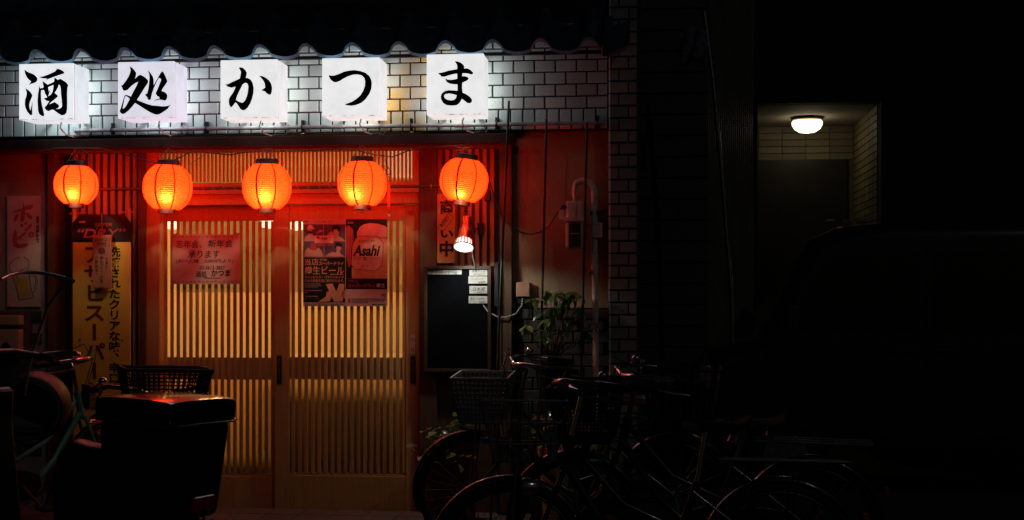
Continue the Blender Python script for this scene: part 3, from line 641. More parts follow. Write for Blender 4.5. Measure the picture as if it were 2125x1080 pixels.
# ================================================================== lanterns
mat('lantern_seam', (.30, .02, .008), .7); mat('lantern_cap', (.02, .015, .014), .5); mat('lantern_base', (.09, .02, .012), .4)
emis('bulb_glow', (1, .6, .2), 6)
def lantern(cx, y0, y1, w, tilt, bulb, lab):
    Y = -.20; c = P(cx, (y0 + y1) / 2, Y); s = FPX / ((Y + DIST) / (CA + SA * (cx - W / 2) / FPX)); rad = w / s / 2 * .97; hh = (y1 - y0) / s / 2 * .93
    L = thing('paper_lantern', lab, 'lantern', c, 'red paper lanterns along the eave')
    L.rotation_euler = (0, tilt, 0); ORG[L.name] = Vector((0, 0, 0))
    prof = []; nr = 22; top = .60; n = nr * 6
    for i in range(n + 1):
        t = -1 + 2 * i / n
        rr = rad * (1 - abs(t) ** 2.7 * .43) * (1 - .05 * t * t)
        rr *= 1 + .020 * abs(math.sin(math.pi * nr * i / n)) - .012
        prof.append((rr, hh * t))
    MB().lathe(prof, None, 48).build('paper_shade', 'lantern_paper', L)
    for k in range(8):
        a = 2 * math.pi * k / 8 + R(-98); sm = MB(); wv = .0035 if k else .0055; pts = []
        for i in range(0, n + 1, 4):
            r_, z_ = prof[i][0] + .0012, prof[i][1]
            da = wv / max(r_, .02); pts += [(r_ * math.cos(a - da), r_ * math.sin(a - da), z_), (r_ * math.cos(a + da), r_ * math.sin(a + da), z_)]
        sm.add(pts, [(2 * i, 2 * i + 1, 2 * i + 3, 2 * i + 2) for i in range(len(pts) // 2 - 1)], True); sm.build('seam', 'lantern_seam', L)
    rt = prof[-1][0] * .86
    MB().lathe([(rt * .8, hh - .004), (rt, hh - .006), (rt, hh + .030), (rt * .92, hh + .034), (rt * .8, hh + .03)], None, 28).build('top_ring', 'lantern_cap', L)
    MB().lathe([(rt * .62, -hh + .006), (rt * .78, -hh + .004), (rt * .78, -hh - .026), (rt * .6, -hh - .026), (rt * .56, -hh - .02)], None, 28).build('bottom_ring', 'lantern_base', L)
    MB().torus(.009, .0016, Matrix.Translation((0, 0, -hh - .038)), 14, 5).tube([(-rt * .6, 0, -hh - .022), (0, 0, -hh - .03), (rt * .6, 0, -hh - .022)], .0016, 5).build('pull_ring', 'lantern_cap', L)
    MB().tube([(-rt * .9, 0, hh + .03), (-rt * .45, 0, hh + .075), (0, 0, hh + .105), (rt * .45, 0, hh + .075), (rt * .9, 0, hh + .03)], .002, 5).build('bail_wire', 'wire_black', L)
    bl = Vector(bulb) * rad
    MB().lathe([(.001, -.03), (.014, -.026), (.02, -.01), (.018, .008), (.012, .02), (.012, .03), (.001, .03)], Matrix.Translation(bl), 12).build('bulb', 'bulb_glow', L)
    MB().tube([bl + Vector((0, 0, .0305)), (bl.x * .6, bl.y * .5, hh * .6), (0, 0, hh + .06)], .004, 6).build('bulb_cord', 'wire_black', L)
    pl = bpy.data.lights.new('lantern_bulb', 'POINT'); pl.energy = 3.4 * random.uniform(.85, 1.2); pl.shadow_soft_size = .012; pl.color = (1, .80, .55)
    po_ = bpy.data.objects.new('lantern_bulb', pl); COL.objects.link(po_); po_.parent = L; po_.location = bl + Vector((0, -.021 - .008, -.012))
lantern(158, 343, 426, 91, 0, (.18, -.50, -.36), 'red paper lantern hanging over the yellow beer banner, leftmost and smallest')
lantern(348, 341, 438, 103, R(2), (.26, -.52, -.34), 'red paper lantern second from the beer banner, above the paper notice')
lantern(554, 339, 437, 103, 0, (.14, -.50, -.32), 'red paper lantern in the middle of the row, between the two doors')
lantern(752, 334, 430, 104, 0, (-.12, -.52, -.36), 'red paper lantern over the two beer posters on the right door')
lantern(963, 329, 421, 103, R(7), (.02, -.50, -.52), 'red paper lantern hanging tilted above the clip lamp and wooden shop plaque')
# cord strung between lanterns
pts = [(60, 318), (120, 308), (205, 308), (225, 312), (330, 340), (362, 332), (405, 312), (440, 318), (475, 322), (520, 315), (560, 310), (600, 314), (660, 312), (720, 308), (780, 322), (815, 326), (850, 312), (900, 306), (960, 302)]
co = MB().tube([P(a, b, -.115) for a, b in pts], .0042, 6).build('lantern_cord', 'wire_black', org=P(60, 318, -.115)); tag(co, 'black electric cord sagging along the beam between the lanterns', 'cord')
for k, (a, b, lb) in enumerate((((430, 318), (395, 340), 'thin loose wire dropping to the lantern above the notice'), ((540, 312), (575, 335), 'thin loose wire above the middle lantern'), ((990, 300), (1012, 340), 'thin frayed wire beside the tilted lantern'), ((170, 310), (185, 335), 'thin loose wire above the smallest lantern'))):
    w_ = MB().tube([P(*a, -.12), P((a[0] + b[0]) / 2 + 6, (a[1] + b[1]) / 2 - 3, -.14), P(*b, -.16)], .002, 5).build('loose_wire', 'wire_black', org=P(*a, -.12)); tag(w_, lb, 'wire')
# cobweb tangle above the tilted lantern
nb = MB(); c = P(962, 306, -.1)
for k in range(26):
    d = Vector((random.uniform(-.05, .05), random.uniform(-.02, .02), random.uniform(-.03, .01))); nb.tube([c + d * .1, c + d * .6 + Vector((0, 0, -.006)), c + d], .0009, 4)
tag(nb.build('cobweb', mat('straw', (.35, .24, .12), .8), org=c), 'tangle of straw and cobweb on the beam above the tilted lantern', 'cobweb')
# curtain rod
rd = thing('curtain_rod', 'thin dark rod across the door front behind the lanterns', 'rod', P(205, 392, 0))
zr = Z(555, 390, .0)
MB().tube([(X(205, 0), 0, zr), (X(912, 0), 0, zr)], .0095, 8).build('tube', 'dark_wood', rd)
for px in (240, 895):
    x_ = X(px, 0); MB().torus(.012, .0035, Matrix.Translation((x_, 0, zr)) @ Matrix.Rotation(R(90), 4, 'Z'), 14, 6).tube([(x_, .008, zr), (x_, .07 if px > 800 else .11, zr)], .005, 6).build('bracket', 'steel', rd)
rw = MB(); xs = X(410, -.01); xe_ = X(690, -.01); pts = []
for i in range(90):
    u = i / 89; pts.append((xs + (xe_ - xs) * u, .0 + .0125 * math.cos(i * .9), zr + .0125 * math.sin(i * .9)))
rw.tube(pts, .0022, 5).build('twisted_tie', mat('straw', (.35, .24, .12)), rd)
# S hook and strap
hk = thing('hook_strap', 'black hook with a dark strap hanging beside the lantern over the beer posters', 'hook', P(807, 320, -.1))
MB().tube([P(a, b, -.1) for a, b in ((803, 327), (801, 330), (802, 340), (806, 350), (811, 355), (810, 362), (806, 363), (801, 360), (802, 352))], .0035, 6).build('hook', 'black_paint', hk)
pbox(MB(), (804, 383, 810, 449), -.06, -.056).build('strap', 'steel', hk)
MB().tube([P(807, 355, -.08), P(807, 384, -.058)], .0015, 5).build('string', 'wire_white', hk)
# ================================================================== papers on the doors
def sheet(name, lab, r, Y, mt='paper', th=.002, cat='poster', grp=None, bevel=0.0):
    x0, x1, z0, z1 = rect(*r, Y); o = MB().box(x0, x1, Y, Y + th, z0, z1).build(name, mt, org=((x0 + x1) / 2, Y, z0), bevel=bevel); return tag(o, lab, cat, grp)
def ink(parent, name, mt, Y, items):
    """items: ('t', text, rect, bold, shear) / ('v', column text, rect, bold) / ('s', loops)"""
    b = MB()
    for it in items:
        if it[0] == 't': text(b, it[1], it[2], Y, *(it[3:]))
        elif it[0] == 'v': vtext(b, it[1], it[2], Y, *(it[3:]))
        else: shape(b, it[1], Y)
    return b.build(name, mt, parent)
YN = .121
def dash(x0, y0, x1, y1):
    '''print too small to read: a row of uneven strokes'''
    out = []; x = x0; h = (y1 - y0) * .7
    while x < x1 - .5:
        w = random.uniform(.6, 2.4); a = random.uniform(0, (y1 - y0) * .3); out.append(('s', [rc(x, y0 + a, min(x + w, x1), y0 + a + h)])); x += w + random.uniform(.35, .8)
    return out
no = sheet('paper_notice', 'brush-lettered party notice taped on the left door lattice', (358, 487, 497, 590), YN + .03, mat('notice_paper', (.62, .50, .44), .7, var=.1, scale=6, bump=.2), cat='notice')
yn = YN + .0285
ink(no, 'lettering', 'ink', yn, [('t', '忘年会、', (365, 499, 418, 515), .005, .1), ('t', '新年会', (431, 498, 484, 514), .005, .1), ('t', '承ります', (390, 520, 456, 536), .005, .1),
    ('t', '(お一人様　3,000円より)', (365, 538, 485, 547), .006, .1), ('t', '03-5613-3857', (414, 552, 467, 560), .01, .2), ('t', '酒処', (406, 563, 429, 576), .01, .05), ('t', 'かつま', (438, 560, 478, 574), .022, .05), *dash(423, 576, 458, 579)])
ink(no, 'border_print', mat('faint_print', (.36, .20, .17), .8), yn, [('s', [rc(359 + k * 8.6, 490 + (k % 2), 359 + k * 8.6 + 5, 493)]) for k in range(16)] + [('s', [rc(359 + k * 8.6, 583 + (k % 2), 359 + k * 8.6 + 5, 586)]) for k in range(16)] + [('s', [ell(384, 573, 4.5, 6), ell(384, 573, 3.8, 5.2)]), ('s', [rc(382, 561, 386, 568), rc(382.7, 561.8, 385.3, 567)]), ('s', [ell(375, 576, 3, 2.6), ell(375, 576, 2.3, 1.9)])])
for px, py in ((362, 487), (420, 485), (490, 486)):
    pbox(MB(), (px - 5, py - 2, px + 6, py + 2), YN + .0288, YN + .0298).build('tape', mat('tape', (.55, .45, .3), .3), no)
# poster with the four sport pictures
YO = .1185
pk = sheet('beer_poster', 'dark beer poster with four sport pictures headed KANPAI JAPAN on the right door', (629, 455, 717, 636), YO, mat('poster_paper', (.60, .52, .46), .45, var=.08, coat=.2), grp='beer posters on the right door')
y1_, y2_, y3_ = YO - .0008, YO - .0014, YO - .0020
mat('print_black', (.012, .010, .012), .4, coat=.2); mat('print_blue', (.10, .10, .17), .4, coat=.2); mat('print_red', (.42, .06, .05), .5); mat('print_skin', (.55, .38, .29), .5); mat('print_white', (.75, .72, .68), .5); mat('print_orange', (.62, .36, .20), .5); mat('print_grey', (.28, .25, .26), .5)
ink(pk, 'picture_ground', 'print_blue', y1_, [('s', [rc(629.5, 466, 671, 500)]), ('s', [rc(672, 466, 716.5, 500)]), ('s', [rc(629.5, 501, 672, 534)]), ('s', [rc(673, 501, 716.5, 534)])])
ink(pk, 'black_ground', 'print_black', y1_, [('s', [rc(629.5, 534.5, 716.5, 628)])])
def bust(cx, cy, s, hair=True): return [ell(cx, cy, 5 * s, 6.5 * s), [(cx - 2.2 * s, cy + 5 * s), (cx + 2.2 * s, cy + 5 * s), (cx + 3 * s, cy + 8 * s), (cx + 12 * s, cy + 11 * s), (cx + 14 * s, cy + 17 * s), (cx - 14 * s, cy + 17 * s), (cx - 12 * s, cy + 11 * s), (cx - 3 * s, cy + 8 * s)]]
sk = [('s', [L]) for L in ([(631, 500), (633, 492), (640, 488), (641, 484), (648, 484), (650, 489), (658, 492), (664, 500)], ell(643.5, 479.5, 4.4, 5.8), [(657, 483), (664, 477), (670, 479), (669, 482), (663, 482), (658, 487)],
  [(674, 500), (679, 487), (688, 480), (694, 488), (703, 491), (711, 495), (716, 500)], [(692, 478), (698, 476), (703, 482), (702, 490), (696, 493), (692, 487)], [(631, 533), (633, 521), (640, 514), (645, 519), (655, 519), (661, 514), (668, 521), (671, 533)],
  [(674, 533), (680, 527), (691, 523), (697, 525), (698, 521), (704, 521), (707, 527), (716, 533)], [(697, 511), (702, 508), (707, 512), (708, 517), (704, 522), (699, 521)])]
ink(pk, 'figures', 'print_skin', y2_, sk); ink(pk, 'masked_face', 'print_red', y3_, [('s', [[(644, 516), (645, 507), (650, 503), (656, 507), (657, 516), (650, 521)]])])
for it in [('s', [[(689, 482), (690, 471), (698, 466), (706, 472), (706, 484), (702, 476), (694, 475)]]), ('s', [[(695, 517), (696, 506), (704, 503), (711, 509), (708, 513), (700, 511)]]), ('s', [[(638, 484), (640, 480), (650, 481), (646, 486)]])]: ink(pk, 'figure_hair', 'print_black', y3_, [it])
ink(pk, 'white_print', 'print_white', y3_, [('s', [[(638, 478), (638, 470), (643, 467), (648, 468.5), (650, 473), (655, 475.5), (649, 476), (643, 474.5)]]), ('s', [rc(653, 489, 692, 505)])])
y4_ = YO - .0026
ink(pk, 'small_print', 'print_red', y4_, [('t', 'KANPAI ● JAPAN', (652, 458, 692, 463)), ('s', [ell(660, 493.5, 3.6, 3)]), ('s', [ell(686, 493, 1.8, 1.6)])])
ink(pk, 'brand_print', 'print_black', y4_, [('t', 'Asahi', (667, 493, 679, 497.5), .03, .2), ('t', 'Asahi', (630, 458, 639, 461.5), .03, .2)])
ink(pk, 'headline', 'print_orange', y2_, [('t', '当店', (632, 537, 661, 551), .008), ('t', 'で飲む', (663, 537, 679, 543), .02), ('t', 'スーパードライ', (662, 543.5, 713, 551), .025), ('t', '樽生ビール', (632, 553, 714, 570), .007), ('t', 'オリンピック・パラリンピック', (632, 573, 713, 578.5), .02), ('t', '日本代表選手団に寄付されます。', (632, 580, 714, 586), .004), ('t', 'がんばれ！ニッポン！', (653, 505.5, 693, 511), .02),
    ('t', '1杯', (685, 568, 693, 572), .01), *dash(694, 569, 713, 571)])
ink(pk, 'body_print', 'print_grey', y2_, [*dash(632, 588, 665, 591), *dash(632, 592, 668, 594.5), *dash(632, 595, 660, 597.5), *dash(640, 602, 668, 605), *dash(634, 614, 660, 617), ('t', 'スーパードライ', (634, 619, 664, 622))])
ink(pk, 'glasses', 'print_orange', y2_, [('s', [[(676, 590), (690, 589), (697, 604), (699, 604), (704, 589), (715, 590), (711, 626), (693, 627), (685, 608)]]), ('s', [[(660, 627), (676, 616), (678, 606), (685, 604), (688, 618), (684, 626)]]), ('s', [[(716, 602), (710, 606), (711, 618), (716.4, 620)]])])
ink(pk, 'red_chips', 'print_red', y3_, [('s', [rc(633, 602, 638, 604.5)]), ('s', [rc(633, 606, 638, 608.5)])])
ink(pk, 'foot_print', 'print_black', y1_, [*dash(632, 630, 714, 632.5), *dash(632, 633, 705, 635)])
# poster with the beer glass
pg = sheet('beer_poster', 'beer poster with a big foaming glass and octagonal label on the right door', (717.5, 455, 804, 636), YO, 'poster_paper', grp='beer posters on the right door')
ink(pg, 'black_ground', 'print_black', y1_, [('s', [rc(717.8, 455.4, 803.6, 578.3)]), ('s', [rc(717.8, 578.8, 803.6, 600.5)])])
ink(pg, 'red_haze', 'print_red', YO - .0011, [('s', [[(718, 470), (724, 468), (733, 478), (734, 500), (729, 520), (730, 545), (724, 556), (718, 530)]])])
ink(pg, 'foam', 'print_white', y2_, [('s', [[(740, 496), (741, 482), (746, 472), (755, 466), (768, 463.5), (785, 465), (798, 469), (803.4, 473), (803.4, 492), (740, 492.5)]])])
ink(pg, 'glass_body', 'print_orange', y2_, [('s', [[(740, 493), (803.4, 492.5), (803.4, 578), (730, 578), (730, 556), (734, 520)]])])
OCT = [(738, 494), (744, 489.7), (783, 490), (796, 504), (793, 552), (779, 563), (736, 559.5), (728.5, 550), (731, 508)]
cxo, cyo = 762, 526
ink(pg, 'label_border', 'print_black', y3_, [('s', [OCT, [(cxo + (a - cxo) * .972, cyo + (b - cyo) * .975) for a, b in OCT]])])
ink(pg, 'label_ground', mat('print_cream', (.66, .50, .36), .5), YO - .0017, [('s', [OCT])])
ink(pg, 'brand_print', 'print_black', y3_, [('t', 'Asahi', (732, 509, 789, 532), .035, .28), ('t', '生', (752, 533, 763, 541), .02), ('t', '生ビール', (749, 549, 765, 555), .01), ('t', 'ASAHI BREWERIES, LIMITED', (744, 499, 778, 503), .005), ('t', 'BEER DRAFT', (752, 503.5, 768, 505.5))] + [('s', [rc(733, 534 + k * 2.6, 750, 534.5 + k * 2.6)]) for k in range(3)] + [('s', [rc(765, 534.5 + k * 2.6, 788, 535 + k * 2.6)]) for k in range(3)])
ink(pg, 'red_print', 'print_red', y3_, [('t', 'スーパードライ', (741, 543, 773, 548.5), .03), ('t', 'アサヒ', (723, 581.5, 742, 587), .03), ('t', 'スーパードライ', (722, 589, 778, 597.5), .035)])
ink(pg, 'white_print', 'print_white', y3_, [('t', '樽生', (781, 588.5, 799, 597.5), .006), ('t', 'Asahi', (720.5, 460.5, 733, 464), .03, .2)])
ink(pg, 'foot_print', 'print_black', y1_, [('t', '円', (792, 610, 800, 618), .02), *dash(730, 620, 800, 622.5), *dash(730, 624, 798, 626.2), *dash(730, 627.5, 765, 629.5), *dash(772, 631, 800, 634)])
ink(pg, 'seal', 'print_red', y2_, [('s', [ell(725, 624, 3.2, 5)])])
# entrance tag on the door stile
en = sheet('entrance_label', 'small vertical paper label reading 入口 above the door handle', (851, 694, 861, 735), .1225, mat('pink_paper', (.72, .58, .50), .7), cat='label')
ink(en, 'lettering', 'ink', .1215, [('t', '入', (852.5, 700, 859.5, 708), .02), ('t', '口', (853.5, 723, 859, 730), .03)])
st = sheet('door_sticker', 'small dark oval sticker near the top corner of the right door', (845, 437, 858, 447), .123, 'print_red', cat='sticker', bevel=.0008)
# ================================================================== yellow banner board
YB = .02
bn = thing('beer_banner', 'tall yellow vertical beer banner board with black header beside the doors', 'banner', (X(211, YB), YB, 0))
mat('banner_yellow', (.80, .68, .10), .5, var=.1, scale=6); mat('banner_black', (.015, .012, .014), .45); mat('banner_brown', (.15, .03, .02), .6)
x0, x1, z0, z1 = rect(151, 503, 270, 985, YB)
MB().box(x0, x1, YB, YB + .012, 0.12, z1).build('board', 'banner_yellow', bn, 0.002)
hx = [(150, 502), (150, 463), (166, 445), (256, 445), (270, 461), (270, 502)]
b = MB(); pf = [P(*q, YB - .002) for q in hx]; n = len(pf); b.add(pf + [p + Vector((0, .014, 0)) for p in pf], [tuple(range(n))[::-1], tuple(range(n, 2 * n))] + [(i, (i + 1) % n, (i + 1) % n + n, i + n) for i in range(n)])
hd = b.build('header_board', 'banner_black', bn)
for px in (154, 268):
    MB().tube([(X(px, YB + .03), YB + .03, .02), (X(px, YB + .03), YB + .03, Z(px, 434, YB + .03))], .012, 10).build('stand_pole', 'door_wood', bn)
MB().tube([P(145, 444, YB + .03), P(170, 444, YB + .03)], .005, 6).build('cross_bar', 'door_wood', bn); MB().tube([P(250, 441, YB + .03), P(277, 441, YB + .03)], .005, 6).build('cross_bar', 'door_wood', bn)
MB().box(X(150, YB), X(272, YB), YB - .12, YB + .16, .021, .05).build('base_plate', 'black_paint', bn, .004)
ink(hd, 'red_print', 'print_red', YB - .0035, [('t', 'SUPER', (196, 463, 233, 470), .012, .25), ('t', '“DRY”', (161, 475, 261, 494), .012, .25)])
ink(hd, 'brand_print', mat('print_pink', (.7, .35, .3), .5), YB - .0035, [('t', 'Asahi', (163, 458, 177, 463), .03, .2)])
ink(bn, 'brown_print', 'banner_brown', YB - .0012, [('v', 'アサヒスーパードライ', (173, 508, 219, 912), .028), ('s', [[(174, 930), (180, 905), (200, 900), (215, 905), (222, 930), (222, 980), (174, 980)]])])
ink(bn, 'black_print', 'print_black', YB - .0012, [('v', '洗練されたクリアな味、辛口。', (225, 512, 250, 818), .03)])
for px, py in ((166, 705), (254, 706)):
    c = P(px, py, YB - .003); MB().lathe([(.001, -.003), (.006, -.002), (.007, .002)], Matrix.Translation(c) @ Matrix.Rotation(R(90), 4, 'X'), 10).build('screw', 'steel', bn)
# hanging plaque in front of it
pq = sheet('hanging_plaque', 'small wooden plaque hung by a cord in front of the yellow beer banner', (192, 488, 231, 599), -.015, mat('plaque_wood', (.42, .26, .15), .55, var=.15, scale=12, stretch=(6, 6, .6)), .014, 'plaque', bevel=.003)
ink(pq, 'lettering', mat('plaque_ink', (.07, .03, .02), .7), -.0165, [('v', 'うまい！', (218, 534, 225, 565), .015), ('v', '樽生ビールを', (207, 532, 215, 588), .018), ('v', 'ご提供中。', (196, 533, 204, 575), .015), ('t', '受講店', (201, 503, 221, 509), .01), *dash(197, 497, 224, 500.5), ('s', [rc(195, 494.5, 227, 511.5), rc(195.7, 495.2, 226.3, 510.8)]), ('t', 'Asahi', (205, 594, 215, 597), .01)])
ink(pq, 'seal', mat('plaque_seal', (.10, .05, .09), .7), -.0163, [('s', [ell(211, 521, 7.5, 7.5)])])
MB().tube([P(211, 444, .005), P(212, 470, -.004), P(210, 490, -.012)], .0022, 6).tube([P(211, 462, -.004), P(203, 470, -.006), P(200, 476, -.006)], .002, 5).build('cord', mat('straw', (.35, .24, .12)), pq)
# ================================================================== drink poster on the side wall
YH = .088
ho = sheet('drink_poster', 'faded white poster with red katakana and an outlined beer mug on the side wall', (15, 407, 84, 637), YH, mat('old_paper', (.50, .46, .42), .75, var=.12, scale=7), .003)
Q = lambda L: [(0 + a * 110 / 457, 390 + b * 260 / 1080) for a, b in L]
ink(ho, 'red_lettering', mat('faded_red', (.36, .07, .05), .7), YH - .001, [('s', [Q([(92, 215), (150, 190), (195, 178), (200, 118), (212, 165), (250, 148), (285, 146), (290, 165), (265, 185), (215, 195), (215, 250), (205, 290), (190, 298), (172, 285), (182, 205)])]), ('s', [Q([(160, 212), (163, 240), (150, 275), (130, 295), (115, 280), (125, 245)])]), ('s', [Q([(215, 210), (250, 220), (280, 245), (278, 270), (255, 270), (230, 245)])]),
    ('s', [Q(ell(188, 325, 14, 16))]), ('s', [Q(ell(222, 308, 15, 13))]), ('s', [Q([(275, 308), (278, 330), (250, 360), (220, 375), (200, 370), (230, 345), (258, 315)])]), ('s', [Q([(132, 355), (145, 390), (150, 435), (200, 390), (228, 380), (222, 400), (165, 445), (148, 455), (150, 480), (180, 485), (240, 475), (243, 495), (215, 518), (160, 522), (120, 508), (108, 470), (112, 410)])]), ('s', [Q(ell(269, 405, 24, 25)), Q(ell(269, 405, 11, 12))])])
ink(ho, 'black_lettering', 'ink', YH - .001, [('v', '麦芽発酵飲料', (74.5, 449, 81.5, 505), .03)])
ol = MB()
for L in ([(170, 600), (140, 608), (110, 628), (85, 655), (80, 690), (95, 720), (108, 735), (120, 722), (135, 745), (150, 785), (158, 750), (175, 715), (205, 700), (240, 692), (252, 665), (248, 630), (228, 608), (205, 600)], [(108, 735), (128, 820), (150, 900), (163, 968), (205, 962), (285, 948), (290, 930), (270, 880), (255, 790), (242, 695)], [(252, 750), (275, 732), (305, 745), (322, 800), (318, 860), (300, 895), (282, 898)], [(258, 775), (275, 755), (298, 762), (308, 805), (300, 855), (285, 880)]):
    ol.tube([P(*q, YH - .001) for q in Q(L)], .0018, 4)
ol.build('mug_outline', 'ink', ho)
ink(ho, 'beer_print', mat('beer_yellow', (.42, .34, .08), .7), YH - .0008, [('s', [Q([(132, 790), (150, 785), (235, 768), (255, 860), (275, 935), (180, 955), (160, 930)])])])
# ================================================================== wooden shop plaque
sp = sheet('shop_plaque', 'vertical wooden plaque reading 商い中 on the lattice behind the clip lamp', (907, 402, 944, 547), .07, mat('sign_wood', (.58, .38, .14), .5, var=.12, scale=10, stretch=(6, 6, .6)), .02, 'plaque', bevel=.004)
ink(sp, 'lettering', 'ink', .0685, [('t', '商', (913, 415, 941, 445), .03), ('t', 'い', (914, 478, 941, 494), .04), ('t', '中', (912, 500, 941, 533), .035)])
rt = MB(); text(rt, 'あきない', (912, 455, 938, 463), .0672, .02)
cc = P(925, 462, .0672); M = Matrix.Translation(cc) @ Matrix.Rotation(R(-52), 4, 'Y') @ Matrix.Translation(-cc)
rt2 = MB(); rt2.v = [tuple(M @ Vector(v)) for v in rt.v]; rt2.f = rt.f; rt2.sm = rt.sm; rt2.build('small_lettering', 'ink', sp)
fr = MB(); hw, hh_ = .056, .019
for a, b_, c_, d in ((-hw, hw, hh_, hh_ + .002), (-hw, hw, -hh_ - .002, -hh_), (-hw, -hw + .002, -hh_, hh_), (hw - .002, hw, -hh_, hh_)): fr.box(cc.x + a, cc.x + b_, .0668, .0678, cc.z + c_, cc.z + d, M)
fr.build('small_frame', 'ink', sp)
# ================================================================== blackboard menu
bb = thing('menu_blackboard', 'blank blackboard menu in a brown wooden frame right of the doors', 'blackboard', P(949, 772, .08))
pbox(MB(), (885.5, 558.5, 1012.5, 766.5), .045, .06).build('slate', mat('slate', (.0035, .004, .005), .8, var=.6, scale=5, bump=.04, spec=.02), bb)
mat('frame_wood', (.05, .026, .014), .4, var=.2, **{k: v for k, v in WOOD.items()})
for r in ((879, 552, 1019, 559), (879, 766, 1019, 773)): pbox(MB(), r, .025, .069).build('frame_rail', 'frame_wood', bb, .003)
for r in ((879, 559.2, 886, 765.8), (1012, 559.2, 1019, 765.8)): pbox(MB(), r, .026, .069).build('frame_stile', 'frame_wood', bb, .003)
def menu(r, lab, lines):
    o = sheet('menu_card', lab, r, .0405, mat('card_paper', (.45, .44, .42), .6), .003, 'card', 'cards on the blackboard', .0006); ink(o, 'lettering', 'ink', .0395, [('t', s_, q, .004, .15) for s_, q in lines])
menu((886, 559.5, 958, 570), 'long white card headed 本日のおすすめ品 at the top of the blackboard', [('本日のおすすめ品', (894, 561.5, 949, 568))])
menu((974, 558.8, 1011, 572.5), 'top price card in the blackboard column, reading 各種ボトル', [('各種ボトル', (979, 560.5, 1007, 566)), ('¥2,000より', (982, 567.5, 1006, 571))])
menu((972, 574, 1011, 589), 'second price card from the top of the blackboard column', [('ウーロンハイ', (978, 576, 1003, 582)), ('¥400', (993, 584, 1007, 588))])
menu((974, 594, 1011, 609.5), 'third price card in the blackboard column, reading 日本酒', [('日本酒', (981, 596.5, 1006, 604)), ('¥400より', (990, 605, 1010, 608.5))])
menu((972.5, 615, 1011, 630), 'lowest price card on the blackboard, reading 生ビール', [('生ビール(中)', (976, 617, 1004, 624)), ('¥450', (994, 625.5, 1007, 629))])
# ================================================================== clip lamp
cl = thing('clip_lamp', 'copper cone clip lamp, lit, hanging under the tilted lantern', 'lamp', P(962, 485, -.17))
mat('copper', (.55, .20, .10), .28, .85, var=.15); emis('lamp_glow', (.95, 1.0, .92), 3.0)
c = P(962, 514, -.17); M = Matrix.Translation(c) @ Matrix.Rotation(R(-27), 4, 'X') @ Matrix.Rotation(R(2), 4, 'Y')
S_ = .0030
MB().lathe([(.001, 68 * S_), (7.5 * S_, 68 * S_), (11 * S_, 66 * S_), (10 * S_, 54 * S_), (10.5 * S_, 50 * S_), (13.5 * S_, 38 * S_), (15.5 * S_, 20 * S_), (16 * S_, 16 * S_)], M, 28).build('cone_shade', 'copper', cl)
sk_ = MB()
for k in range(18):
    a = 2 * math.pi * k / 18
    for (r0, z0, r1, z1) in ((16 * S_, 16 * S_, 19.3 * S_, 2 * S_),):
        d = .011; pts = [(r0 * math.cos(a), r0 * math.sin(a), z0), (r1 * math.cos(a), r1 * math.sin(a), z1)]
        sk_.tube([M @ Vector(p) for p in pts], .0042, 6)
sk_.tube([M @ Vector((19.6 * S_ * math.cos(2 * math.pi * k / 28), 19.6 * S_ * math.sin(2 * math.pi * k / 28), 1.5 * S_)) for k in range(28)], .004, 6, closed=True)
sk_.build('slotted_skirt', 'copper', cl)
MB().lathe([(14.6 * S_, 16 * S_), (17.8 * S_, 2.2 * S_), (18.6 * S_, 0), (13 * S_, -2.2 * S_), (.001, -3 * S_)], M, 28).build('bulb', 'lamp_glow', cl)
MB().tube([M @ Vector((9 * S_, 0, 56 * S_)), P(978, 462, -.10), P(984, 474, -.01), P(985, 476, .02)], .0035, 6).build('arm', 'black_paint', cl)
pbox(MB(), (982, 473, 987, 484), .0, .02).build('arm_joint', 'copper', cl); MB().tube([P(978, 475, .01), P(996, 475, .08)], .005, 6).build('clip_bar', 'black_paint', cl)
pbox(MB(), (990, 462, 1002, 487), .07, .107).build('clip', 'black_plastic', cl, .004)
spl = bpy.data.lights.new('clip_lamp_light', 'SPOT'); spl.energy = 11; spl.spot_size = R(142); spl.spot_blend = .4; spl.color = (.95, 1.0, .88); spl.shadow_soft_size = .04
sp_o = bpy.data.objects.new('clip_lamp_light', spl); COL.objects.link(sp_o); sp_o.parent = cl
sp_o.location = (M @ Vector((0, 0, -5 * S_))) - ORG[cl.name]; sp_o.rotation_euler = (R(8), R(-9), 0)
cdp = [(980, 522, -.17), (983, 540, -.06), (987, 560, .045), (990, 590, .05), (1000, 630, .05), (1013, 648, .04), (1033, 658, .03), (1050, 659, .03), (1070, 652, .05), (1083, 634, .07), (1085, 617, .075)]
tag(MB().tube([P(*q) for q in cdp], .0038, 6).build('lamp_cord', 'wire_white', org=P(980, 522, -.17)), 'pale lamp cord looping past the blackboard to the outlet box', 'cord')
wb = sheet('outlet_box', 'small reddish weatherproof outlet box on the alcove wall', (1071, 586, 1099, 616), .06, mat('outlet_plastic', (.42, .22, .15), .45), .039, 'outlet', bevel=.004)
c = P(1086, 590, .0595); MB().lathe([(.001, -.003), (.006, -.002), (.006, .002)], Matrix.Translation(c) @ Matrix.Rotation(R(90), 4, 'X'), 10).build('screw', 'black_paint', wb)
pbox(MB(), (1074, 616.5, 1096, 630), .075, .099).build('socket', 'black_plastic', wb)
cap = pbox(MB(), (1005, 395, 1017, 417), .02, .07).build('cord_socket', 'black_plastic', bevel=.004, org=P(1011, 417, .05)); tag(cap, 'small dark socket on the batten beside the tilted lantern', 'socket')
wp = thing('notice_plank', 'narrow dark board hanging edge-on between the blackboard and the post', 'board', P(1031, 636, .02)); pbox(MB(), (1026, 545, 1034, 636), .01, .04).build('panel', 'black_plastic', wp, .002)
MB().tube([P(1036.5, 540, .03), P(1036.5, 742, .03)], .0035, 6).build('metal_edge', 'chrome', wp)
